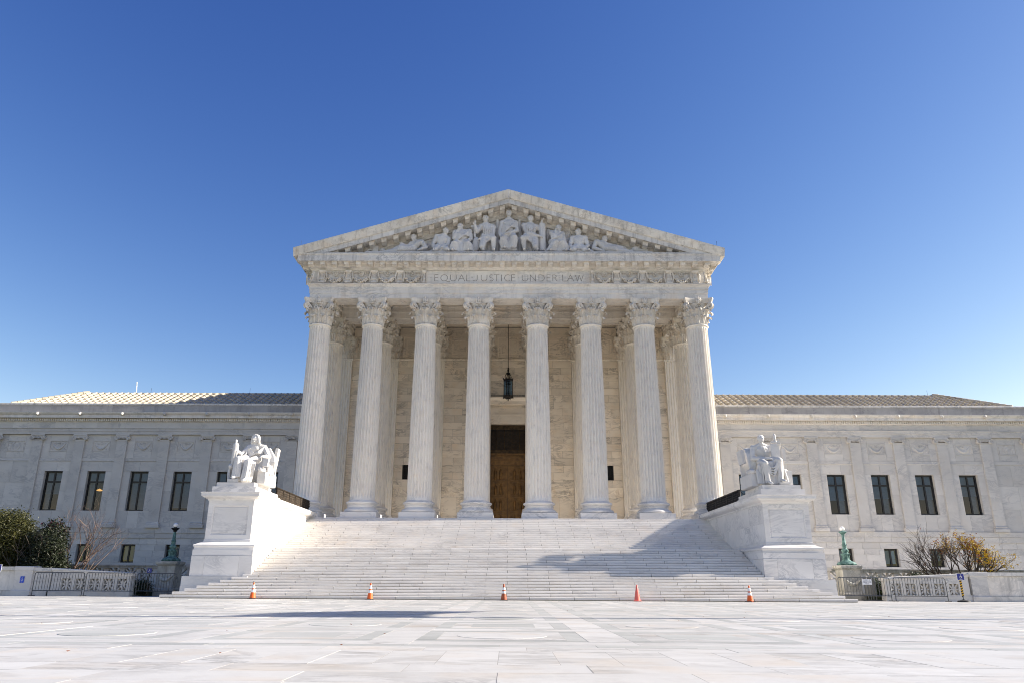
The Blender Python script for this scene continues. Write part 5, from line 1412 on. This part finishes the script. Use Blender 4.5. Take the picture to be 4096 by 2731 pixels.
# ------------------------------------------------------------------ side walls, lamps, barriers
def pierced(m, x0, x1, z0, z1, y0, y1):
    """frame with a star of bars: upright, cross bar and two diagonals"""
    cx, cz = (x0+x1)/2, (z0+z1)/2; w = .055
    m.box(cx-w, cx+w, y0, y1, z0, z1); m.box(x0, cx-w, y0+.01, y1-.01, cz-w*.7, cz+w*.7); m.box(cx+w, x1, y0+.01, y1-.01, cz-w*.7, cz+w*.7)
    for q in (-1, 1):
        d = Vector((x1-x0, 0, q*(z1-z0))); L = d.length; a = math.atan2(d.z, d.x)
        m.obox((cx,(y0+y1)/2,cz), L, (y1-y0)-.03, w*1.5, Matrix.Rotation(-a,3,'Y'))
def garden_wall(sx):
    root = empty('garden_wall', (sx*24, 44.2, 0)); Y0, Y1 = 44.0, 44.45
    A = lambda a, b: (min(sx*a, sx*b), max(sx*a, sx*b))
    xi = 21.15 if sx > 0 else 21.3
    top = lambda x: 1.2 + (1.5-1.2)*max(0,min(1,(x-19.9)/5.8))
    # plinth, panels and sloping coping
    a, b = A(xi-.05, 25.93); m = MB(); m.box(a, b, Y0-.06, Y1+.06, -.05, .27); m.box(a+.03, b-.03, Y0-.03, Y1+.03, .27, .33); m.build('wall_base', WING, root)
    pan = [21.75+i*.8 for i in range(5)]
    m = MB(); xs = [xi]
    for p in pan: xs += [p-.27, p+.27]
    xs.append(25.8)
    for i in range(0, len(xs), 2):
        p, q = xs[i], xs[i+1]
        ring = lambda x: [(sx*x,Y0,.33),(sx*x,Y1,.33),(sx*x,Y1,top(x)-.2),(sx*x,Y0,top(x)-.2)]
        m.loft([ring(p), ring(q)])
    for p in pan:
        for (u0, u1) in ((p-.27,p+.27),):
            m.loft([[(sx*x,Y0,.93),(sx*x,Y1,.93),(sx*x,Y1,top(x)-.2),(sx*x,Y0,top(x)-.2)] for x in (u0,u1)])
    m.build('wall_body', WING, root)
    for p in pan:
        m = MB(); a, b = A(p-.27, p+.27); pierced(m, a, b, .33, .93, Y0+.08, Y0+.3); m.build('pierced_panel', WING, root)
    m = MB(); ring = lambda x: [(sx*x,Y0-.02,top(x)-.2),(sx*x,Y0-.05,top(x)-.13),(sx*x,Y0-.09,top(x)-.1),(sx*x,Y0-.09,top(x)-.02),(sx*x,Y0-.06,top(x)),(sx*x,Y1+.06,top(x)),(sx*x,Y1+.09,top(x)-.1),(sx*x,Y1+.02,top(x)-.2)]
    m.loft([ring(xi-.08), ring(25.85)]); m.build('coping', WING, root)
    # end pier and the long plain wall beyond
    m = MB(); a, b = A(26.9, 27.87) if sx < 0 else A(25.91, 26.82)
    m.rects(a, b, Y0-.08, Y1+.1, [(.06,-.05),(.06,.26),(.0,.32),(0,1.2),(.02,1.22),(.02,1.3),(.06,1.36),(.06,1.56),(.02,1.58)]); m.build('pier', WING, root)
    if sx < 0: a, b = A(25.86, 26.9); m = MB(); m.box(a, b, Y0, Y1, -.05, 1.3); m.box(a, b, Y0-.08, Y1+.08, 1.305, 1.5); m.box(a,b,Y0-.06,Y1+.06,-.05,.27); m.build('wall_link', WING, root)
    x0 = 27.9 if sx < 0 else 26.84
    x = x0
    while x < 44:
        a, b = A(x, x+2.4); block('wall_panel', a, b, Y0+.05, Y1, .27, 1.36, STAIN, root, .004); block('coping_stone', a, b, Y0-.06, Y1+.06, 1.362, 1.56, STAIN, root, .004); block('base_stone', a, b, Y0-.06, Y1+.06, -.05, .27, STAIN, root, .004); x += 2.4
    return root
tag(garden_wall(-1), 'low marble wall with pierced star panels behind the steel barriers, evergreen shrubs above', 'wall')
tag(garden_wall(1), 'low marble wall with pierced star panels and plain end beside yellow-leaved bush', 'wall')
def back_balustrade(sx):
    root = empty('balustrade', (sx*27, 52, 0)); A = lambda a, b: (min(sx*a, sx*b), max(sx*a, sx*b))
    a, b = A(21.2, 36); zt = 1.86
    m = MB(); m.box(a, b, 51.95, 52.45, zt-.22, zt-.08); m.box(a, b, 51.9, 52.5, zt-.08, zt); m.build('coping', DIRTY, root)
    m = MB(); m.box(a, b, 52.02, 52.4, -.05, .9); m.build('balustrade_base', WING, root)
    for i in range(13):
        p = 22.0+i*1.1; m = MB(); c, d = A(p-.4, p+.4); pierced(m, c, d, .9, zt-.22, 52.08, 52.34); m.build('pierced_panel', WING, root)
        m = MB(); c, d = A(p+.4, p+.7); m.box(c, d, 52.04, 52.4, .9, zt-.22); m.build('balustrade_pier', WING, root)
    # short return beside the pedestal of the lamp
    m = MB(); c, d = A(18.2, 19.9); m.box(c, d, 48.0, 48.4, -.05, .75); m.box(c, d, 47.95, 48.45, 1.65, 1.85)
    for p in (18.55, 19.35): e, f = A(p-.33, p+.33); pierced(m, e, f, .75, 1.65, 48.08, 48.3); m.box(*A(p+.33,p+.47), 48.02, 48.36, .75, 1.65)
    m.build('return_wall', WING, root)
    return root
tag(back_balustrade(-1), 'weathered pierced stone balustrade with dark coping below the shaded wing windows', 'balustrade')
tag(back_balustrade(1), 'weathered pierced stone balustrade with dark coping behind the autumn bushes', 'balustrade')
def lamp(sx):
    cx, cy = sx*20.5, 47.1
    p = empty('lamp_pedestal', (cx, cy, 0))
    m = MB(); m.rects(cx-.52,cx+.52,cy-.52,cy+.52,[(.08,-.05),(.08,.35),(.02,.42),(0,.45),(0,1.68),(.03,1.72)]); m.build('pedestal_body', DIRTY, p)
    m = MB(); m.rects(cx-.55,cx+.55,cy-.55,cy+.55,[(0,1.72),(.06,1.78),(.09,1.83),(.09,1.95),(.05,1.97)]); m.build('pedestal_cap', DIRTY, p)
    m = MB(); m.tube([(cx-.42+.84*t/10, cy-.53, 1.15-.28*sin(pi*t/10)) for t in range(11)], [.05+.06*sin(pi*t/10) for t in range(11)], 7); m.build('carved_swag', DIRTY, p, 60)
    tag(p, 'stained square stone pedestal under the %s lamp' % ('shaded dark' if sx < 0 else 'bright green'), 'pedestal')
    l = empty('lamp_post', (cx, cy, 1.97))
    m = MB(); m.lathe(cx,cy,[(.5,1.99),(.54,2.03),(.54,2.06),(.5,2.12),(.42,2.17),(.33,2.2),(.26,2.24),(.24,2.27)],8,.39)
    for k in range(8): m.ell((cx+.5*cos(k*pi/4+.39),cy+.5*sin(k*pi/4+.39),2.02),.07,.07,.05,6,4)
    m.build('base', PATINA, l, 30)
    m = MB(); m.lathe(cx,cy,[(.22,2.27),(.2,2.32),(.2,2.5),(.22,2.56),(.26,2.62),(.25,2.64),(.16,2.67),(.15,2.72),(.19,2.76),(.21,2.82),(.2,2.88),(.14,2.93),(.12,2.98)],16)
    for k in range(8): m.ell((cx+.24*cos(k*pi/4),cy+.24*sin(k*pi/4),2.6),.05,.05,.06,6,4); m.tube([(cx+.2*cos(k*pi/4),cy+.2*sin(k*pi/4),2.3),(cx+.215*cos(k*pi/4),cy+.215*sin(k*pi/4),2.55)],.025,4)
    m.build('urn', PATINA, l, 40)
    m = MB(); m.lathe(cx,cy,[(.125,2.98),(.12,3.12),(.135,3.14),(.13,3.17),(.11,3.2),(.085,3.66),(.07,3.7)],12)
    for k in range(8): m.ell((cx+.13*cos(k*pi/4),cy+.13*sin(k*pi/4),3.17),.025,.025,.04,5,4)
    m.build('shaft', PATINA, l, 40)
    m = MB(); m.lathe(cx,cy,[(.07,3.7),(.1,3.74),(.1,3.78),(.17,3.85),(.23,3.9),(.24,3.93),(.22,3.95),(.1,3.97),(.08,4.0)],16); m.build('collar', IRON if sx < 0 else PATINA, l, 40)
    m = MB(); m.ell((cx,cy,4.11),.145,.145,.145,20,12); m.build('globe', GLOBE, l, 60)
    tag(l, ('dark shaded bronze lamp post with white globe on stained pedestal' if sx < 0 else 'green patina bronze lamp post with white globe on stained pedestal'), 'street lamp')
lamp(-1); lamp(1)

def barricade_meshes(W, H=1.24):
    R = .024; r = .1; P = [(-W/2,0,0)]
    P += [(-W/2,0,H-r)] + [(-W/2+r-r*cos(a*pi/8),0,H-r+r*sin(a*pi/8)) for a in range(1,5)] + [(W/2-r+r*sin(a*pi/8),0,H-r+r*cos(a*pi/8)) for a in range(0,5)] + [(W/2,0,0)]
    fr = MB().tube(P, R, 7).tube([(-W/2,0,.28),(W/2,0,.28)], R, 7)
    bars = []
    n = int(W/.155)
    for i in range(1, n): bars.append(-W/2+W*i/n)
    return fr.mesh('frame', 60), bars, H
def barricade(name, x, y, W, rot, label, group=None, sign=False, lean=0):
    root = empty(name, (x, y, 0)); root.rotation_euler = (lean, 0, rot)
    fr, bars, H = barricade_meshes(W); fr.materials.append(STEEL); put('frame', fr, None, root, local=True)
    bm2 = MB().tube([(0,0,.28),(0,0,H)], .013, 6).mesh('bar', 60); bm2.materials.append(STEEL)
    for b in bars: o = put('bar', bm2, None, root, local=True); o.location.x = b
    m = MB()
    for q in (-1,1): m.tube([(q*W/2,-.3,.02),(q*W/2,.3,.02)], .022, 6)
    ft = m.mesh('foot', 60); ft.materials.append(STEEL); put('foot', ft, None, root, local=True)
    m = MB()
    for z in (.5,.95): m.tube([(W/2,0,z),(W/2+.07,0,z),(W/2+.09,0,z+.03),(W/2+.09,0,z+.09),(W/2+.06,0,z+.11)], .012, 5)
    hk = m.mesh('hook', 60); hk.materials.append(STEEL); put('hook', hk, None, root, local=True)
    if sign:
        pl = MB().box(-.1,.42,-.035,-.028,.86,1.15).mesh('notice'); pl.materials.append(PAPER); put('notice', pl, None, root, local=True)
        for i, t in enumerate(('PROPERTY OF', 'UNITED STATES', 'SUPREME COURT', 'POLICE')):
            cu = bpy.data.curves.new('txt', 'FONT'); cu.body = t; cu.size = .062; cu.align_x = 'CENTER'; cu.extrude = .001
            to = bpy.data.objects.new('txt', cu); COL.objects.link(to)
            dgx = bpy.context.evaluated_depsgraph_get(); me = bpy.data.meshes.new_from_object(to.evaluated_get(dgx)); bpy.data.objects.remove(to)
            me.materials.clear(); me.materials.append(INK); o = put('lettering', me, None, root, local=True); o.location = (.16,-.039,1.08-i*.065); o.rotation_euler.x = pi/2
    tag(root, label, 'barrier', group)
    return root
GB = 'steel crowd barriers beside the stairs'
barricade('crowd_barrier', -25.0, 43.35, 2.78, 0.0, 'grey steel crowd barrier next to the pier with the blue plaque', GB)
barricade('crowd_barrier', -22.08, 43.3, 2.72, 0.02, 'sunlit steel crowd barrier standing before the pierced wall end', GB)
barricade('crowd_barrier', -19.95, 44.25, 2.2, -.03, 'sunlit steel crowd barrier closing the dark gap under the lamp', GB)
barricade('crowd_barrier', 19.66, 43.3, 2.84, 0.02, 'steel crowd barrier bearing a white property notice before the green lamp', GB, sign=True)
barricade('crowd_barrier', 22.68, 43.25, 2.84, 0.0, 'dark steel crowd barrier in front of the lit star-pierced wall', GB)
for i in range(4): barricade('stored_barrier', 20.62+i*.14, 45.2, 2.2, 1.2, 'steel barrier stored edge-on in the row behind the notice-bearing barrier', 'barriers stored edge-on behind')

def wheelchair(m, cx, y, cz, s):
    """flat white access symbol, s = height"""
    f = lambda u, v: (cx+u*s, y, cz+v*s)
    def seg(pts, w): m.tube([f(*p) for p in pts], w*s, 5)
    m.ell(f(.0,.42), .085*s, .004, .085*s, 10, 5)
    seg([(-.04,.3),(-.02,.0),(.2,-.02),(.3,-.32)], .045); seg([(-.03,.16),(.18,.14)], .035)
    seg([(-.02+.27*cos(radians(a)), -.17+.27*sin(radians(a))) for a in range(130, 345, 15)], .038)
# access sign with striped post
sg = empty('access_sign', (24.73, 42.9, 0))
m = MB(); m.lathe(24.73,42.9,[(.32,0.0),(.32,.03),(.3,.06),(.08,.1),(.07,.13)],20); m.build('base', RUBBER, sg, 40)
m = MB(); m.tube([(24.73,42.9,.1),(24.73,42.9,.26)], .03, 8); m.build('socket', STEEL, sg)
for i in range(14):
    z0 = .25+i*.064; m = MB(); sl_ = .05
    m.loft([[(24.73-.045,42.9-.03,z),(24.73+.045,42.9-.03,z+sl_),(24.73+.045,42.9+.03,z+sl_),(24.73-.045,42.9+.03,z)] for z in (z0, z0+.064)])
    m.build('post_stripe', YELLOW if i % 2 else IRON, sg)
m = MB(); m.box(24.54,24.93,42.83,42.845,1.12,1.47); m.build('sign_border', PAPER, sg); m = MB(); m.box(24.555,24.915,42.824,42.8295,1.135,1.455); m.build('sign_plate', BLUE, sg)
m = MB(); wheelchair(m, 24.735, 42.82, 1.315, .2); m.box(24.65,24.82,42.818,42.823,1.165,1.185); m.build('access_symbol', PAPER, sg, 60)
tag(sg, 'blue wheelchair access sign on a yellow and black striped post', 'sign')
sg = empty('access_sign', (-27.68, 42.0, 0))
m = MB(); m.tube([(-27.68,42.0,0.06),(-27.68,42.0,1.25)], .03, 8); m.build('post', STEEL, sg); m = MB(); m.lathe(-27.68,42,[(.3,0),(.3,.04),(.06,.09)],18); m.build('base', STEEL, sg)
m = MB(); m.box(-27.92,-27.44,41.95,41.965,1.23,1.63); m.build('sign_border', PAPER, sg); m = MB(); m.box(-27.9,-27.46,41.944,41.949,1.25,1.61); m.build('sign_plate', BLUE, sg)
m = MB(); wheelchair(m, -27.68, 41.94, 1.45, .24); m.build('access_symbol', PAPER, sg, 60)
tag(sg, 'blue white-bordered access sign on a plain post before the plain wall', 'sign')
pq = empty('access_plaque', (-27.4, 43.9, .86)); m = MB(); m.box(-27.52,-27.3,43.88,43.905,.68,1.03); m.build('plate', plain('sign_bright_blue', (.01,.07,.55), .4, var=.1), pq); m = MB(); wheelchair(m, -27.41, 43.876, .88, .18); m.box(-27.45,-27.37,43.874,43.879,.72,.735); m.build('access_symbol', PAPER, pq, 60)
tag(pq, 'small bright blue access plaque fixed to the marble pier', 'sign')
sg = empty('access_sign', (-20.74, 45.0, 0)); MB().tube([(-20.74,45,0),(-20.74,45,1.33)], .025, 6).build('post', IRON, sg); MB().box(-20.87,-20.61,44.96,44.97,1.24,1.52).build('sign_plate', BLUE, sg); m = MB(); wheelchair(m, -20.74, 44.955, 1.39, .17); m.build('access_symbol', PAPER, sg, 60)
tag(sg, 'dark blue access sign showing above the barrier by the stained pedestal', 'sign')
o = MB().box(22.5,22.62,45.3,45.33,.9,1.35); bd = empty('bollard_marker', (22.5,45.3,0)); o.build('marker_plate', PAPER, bd); MB().box(22.545,22.575,45.285,45.298,.98,1.27).build('marker_slot', IRON, bd); MB().tube([(22.56,45.34,0),(22.56,45.34,.95)],.03,6).build('post', IRON, bd)
tag(bd, 'narrow white marker plate on a post behind the steel barriers', 'marker')

# traffic cones
def cone(x, y, body, label, bands, number=False, flat=False):
    c = empty('traffic_cone', (x, y, 0)); H = .77
    R = lambda z: .155-(.155-.035)*(z-.03)/(H-.03)
    zs = [(.03, body)]
    MB().rects(x-.2,x+.2,y-.2,y+.2,[(0,0),(0,.022),(-.02,.03)]).build('base', RUBBER if not flat else body, c)
    cuts = [.03] + [z for b in bands for z in b] + [H]
    for i, (a, b) in enumerate(zip(cuts[:-1], cuts[1:])):
        e = .004 if i % 2 else 0
        m = MB(); m.lathe(x,y,[(R(a)+e,a),(R((a+b)/2)+e,(a+b)/2),(R(b)+e,b)]+([(R(b)*.7,b+.012)] if b == H else []),20)
        m.build('reflective_band' if i % 2 else 'cone_body', WBAND if i % 2 else body, c, 50)
    if number:
        for i, t in enumerate('3000'):
            cu = bpy.data.curves.new('txt','FONT'); cu.body = t; cu.size = .07; cu.align_x = 'CENTER'; cu.extrude = .001
            to = bpy.data.objects.new('txt', cu); COL.objects.link(to); dgx = bpy.context.evaluated_depsgraph_get(); me = bpy.data.meshes.new_from_object(to.evaluated_get(dgx)); bpy.data.objects.remove(to)
            me.materials.clear(); me.materials.append(RUBBER); z = .29-i*.063; o = put('stencil_number', me, None, c); o.location = (x+.03, y-R(z)-.006, z-.0); o.rotation_euler = (pi/2-.16, 0, 0)
    tag(c, label, 'traffic cone', 'traffic cones along the foot of the stairs')
BN = [(.31,.44),(.5,.67)]
cone(-12.82, 39.55, ORANGE, 'clean orange traffic cone standing below the seated hooded woman statue', BN)
cone(-6.86, 39.4, ORANGE, 'clean orange traffic cone beside the dirty faded brown cone', BN)
cone(-.15, 39.35, ORANGED, 'dirty faded brown traffic cone with two scuffed white bands', [(.33,.43),(.49,.61)])
cone(6.5, 39.3, PINK, 'faded pink traffic cone without any bands', [], flat=True)
cone(12.13, 39.4, ORANGE, 'orange traffic cone with two white bands and stencilled black numbers', BN, number=True)

# flagpole standing on the plaza to the south; its shadow crosses the paving
fp = empty('flagpole', (22.0, 20.7, 0)); X0, Y0 = 22.0, 20.7
m = MB(); m.lathe(X0,Y0,[(1.1,0),(1.1,.2),(.9,.25),(.9,.45),(.6,.6),(.45,1.0),(.5,1.2),(.3,1.4),(.16,1.6)],12); m.build('base', PATINA, fp, 30)
MB().tube([(X0,Y0,1.5),(X0,Y0,20.5)], [.2,.15], 10).build('pole', WBAND, fp, 60); MB().ell((X0,Y0,20.6),.16,.16,.16).build('finial', GILT, fp, 60)
V = []; nu, nv = 16, 10; F = []
for j in range(nv+1):
    for i in range(nu+1):
        u = i/nu; v = j/nv
        V.append((X0+.12*sin(u*7+v), Y0+.08+u*4.2, 15.2-v*2.6-u*u*1.2*(1-v*.5)+.1*sin(u*5)))
for j in range(nv):
    for i in range(nu): F.append((j*(nu+1)+i,j*(nu+1)+i+1,(j+1)*(nu+1)+i+1,(j+1)*(nu+1)+i))
me = MB().add(V,F).mesh('flag', 60); put('flag', me, FLAGR, fp)
tag(fp, 'tall white flagpole with bronze base and flag standing on the plaza', 'flagpole')

# ------------------------------------------------------------------ plants
def branch(segs, tips, p, d, L, r, depth, rnd, spread=.5, grav=0.0, n=3):
    pts = [p]; q = p.copy(); dd = d.copy(); k = 4
    for i in range(k):
        dd = (dd + Vector((rnd.uniform(-1,1),rnd.uniform(-1,1),rnd.uniform(-.6,.8)+grav))*.16).normalized(); q = q + dd*L/k; pts.append(q.copy())
    segs.append((pts, [r*(1-.45*i/k) for i in range(k+1)]))
    if depth == 0: tips.append((q, dd)); return
    for i in range(n):
        a = pts[rnd.choice((2,3,4))]; nd = (dd + Vector((rnd.uniform(-1,1),rnd.uniform(-1,1),rnd.uniform(-.5,1)))*spread).normalized()
        branch(segs, tips, a, nd, L*rnd.uniform(.5,.8), r*.5, depth-1, rnd, spread, grav, n)
def leaf_cloud(pts, size, rnd, n_per, jitter, asp=.4, bend=.25):
    V = []; F = []
    for p, d in pts:
        for _ in range(n_per):
            c = p + Vector((rnd.gauss(0,jitter),rnd.gauss(0,jitter),rnd.gauss(0,jitter)))
            a = Vector((rnd.uniform(-1,1),rnd.uniform(-1,1),rnd.uniform(-.7,.7))).normalized(); b = a.cross(Vector((rnd.uniform(-1,1),rnd.uniform(-1,1),rnd.uniform(-1,1)))).normalized()
            s = size*rnd.uniform(.6,1.3); nn = a.cross(b)*s*bend; k = len(V)
            V += [c-a*s, c+b*s*asp+nn*.3, c+a*s-nn, c-b*s*asp+nn*.3]; F.append((k,k+1,k+2,k+3))
    return MB().add(V, F)
def wood_obj(name, segs, mat, root, n=5):
    m = MB()
    for pts, rad in segs: m.tube(pts, rad, n if rad[0] > .02 else 3, False)
    return m.build(name, mat, root, 60, fix=False)
def shrub(name, c, rad, n, size, mat, label, cat, seed, stems=5, n_per=5, jit=.12, extra=None, lumps=9):
    rnd = random.Random(seed); root = empty(name, (c[0], c[1], 0)); segs = []; tips = []
    cen = Vector(c)
    for i in range(stems):
        d = Vector((rnd.uniform(-.5,.5),rnd.uniform(-.5,.5),1)).normalized(); branch(segs, tips, Vector((c[0]+rnd.uniform(-.3,.3),c[1]+rnd.uniform(-.3,.3),0)), d, c[2]*1.0, .07, 2, rnd, .7)
    wood_obj('trunk', segs, BARKM, root)
    L = [(cen + Vector((rnd.uniform(-.6,.6)*rad[0],rnd.uniform(-.6,.6)*rad[1],rnd.uniform(-.7,.6)*rad[2])), rnd.uniform(.4,.65)) for _ in range(lumps)]
    P = []
    while len(P) < n:
        lc, lr = rnd.choice(L); v = Vector((rnd.gauss(0,1),rnd.gauss(0,1),rnd.gauss(0,1))).normalized()*(rnd.random()**.25)
        p = lc + Vector((v.x*rad[0]*lr, v.y*rad[1]*lr, v.z*rad[2]*lr))
        if p.z > .1: P.append((p, v))
    leaf_cloud(P, size, rnd, n_per, jit).build('crown', mat, root, fix=False)
    if extra:
        q = sorted(P, key=lambda t: -t[0].z)[:90]; leaf_cloud(q[::3], size*1.2, rnd, 3, .12).build('red_tips', extra, root, fix=False)
    tag(root, label, cat)
    return root
shrub('evergreen_shrub', (-33.3,50.2,2.55), (2.7,2.0,2.75), 9000, .09, LEAFG, 'large olive-green evergreen shrub rising above the garden wall', 'shrub', 3, 5, 6, .16, lumps=16)
shrub('red_tipped_shrub', (-29.7,48.9,2.2), (1.8,1.3,2.3), 4600, .09, LEAFD, 'dark glossy shrub with red leaf tips between evergreen and bare bush', 'shrub', 8, 5, 6, .14, extra=LEAFR, lumps=12)
shrub('evergreen_shrub', (-37.5,51,2.6), (2.6,2.0,2.2), 1200, .1, LEAFG, 'second olive evergreen shrub beyond the larger one', 'shrub', 13, 4, 6, .16)
def bush_bare(name, base, dirs, L, mat, label, seed, depth=3, leaves=()):
    rnd = random.Random(seed); root = empty(name, (base[0],base[1],0)); segs = []; tips = []
    for d, l in dirs:
        branch(segs, tips, Vector(base)+Vector((rnd.uniform(-.25,.25),rnd.uniform(-.2,.2),0)), Vector(d).normalized(), l, .06, depth, rnd, .62, .05, 3 if depth > 3 else 4)
    wood_obj('branches', segs, mat, root)
    for nm, lm, frac, npl, size, flt in leaves:
        tp = [t for t in tips if flt(t[0]) and rnd.random() < frac]
        if tp: leaf_cloud(tp, size, rnd, npl, .09, .3).build(nm, lm, root, fix=False)
    tag(root, label, 'shrub')
bush_bare('bare_shrub', (-28.3,50.2,.3), [((.1,0,1),2.3),((.5,-.1,1),2.3),((.75,.1,.8),2.2),((-.1,.1,1),2.3),((.35,.2,1),2.5),((.9,-.1,.55),1.8),((-.35,0,1),2.2)], 2.3, BARKL, 'leafless reddish twiggy shrub beside the dark red-tipped shrub', 21, 4)
bush_bare('bare_shrub', (28.0,50.0,.5), [((-.9,0,.75),1.75),((-.6,.1,1),1.7),((-.3,0,1),1.8),((-.1,.1,1),1.7),((-.75,-.1,.6),1.8),((.1,0,1),1.6),((-.45,-.1,1),1.6)], 2, BARKM, 'mostly leafless dark twiggy shrub left over with a few brown leaves', 5, 3, [('sparse_leaves', LEAFB, .16, 2, .07, lambda p: p.x > 26.3)])
bush_bare('yellow_shrub', (29.3,50.1,.5), [((.05,0,1),1.75),((.35,.1,1),1.7),((.7,0,1),1.5),((-.15,.1,1),1.6),((.95,0,.7),1.6),((.2,-.1,1),1.7),((.75,-.1,.75),1.6),((1.2,0,.8),1.6)], 2.2, BARKM, 'autumn shrub with yellow and brown leaves behind the blue access sign', 17, 3, [('yellow_leaves', LEAFY, .6, 4, .1, lambda p: p.x > 29.9 or p.z > 2.9), ('brown_leaves', LEAFB, .6, 3, .085, lambda p: p.x < 30.8)])
shrub('low_hedge', (25.1,47.0,.9), (1.3,.7,.85), 700, .06, LEAFH, 'low dark hedge peeping over the lit sloping wall', 'hedge', 31, 2, 5, .08)
shrub('low_hedge', (21.75,46.4,.65), (.55,.5,.75), 500, .06, LEAFH, 'small dark hedge plant behind the barrier with the notice', 'hedge', 33, 2, 5, .08)
shrub('low_hedge', (-21.6,46.2,.55), (.7,.5,.6), 500, .06, LEAFH, 'small dark hedge plant in the shaded gap behind barriers', 'hedge', 35, 2, 5, .08)
for sx in (-1, 1):
    a, b = sorted((sx*18.0, sx*46)); m = MB(); m.box(a, b, 48.6, 51.9, -.05, .3); struct(m.build('planting_bed', GRASS))
    m = MB(); m.box(a, b, 52.5, 67.75, -.05, .45); struct(m.build('bounce_paving' if sx > 0 else 'lawn', WHITE if sx > 0 else GRASS))  # unseen white paving added on the right to bounce sunlight onto that wing
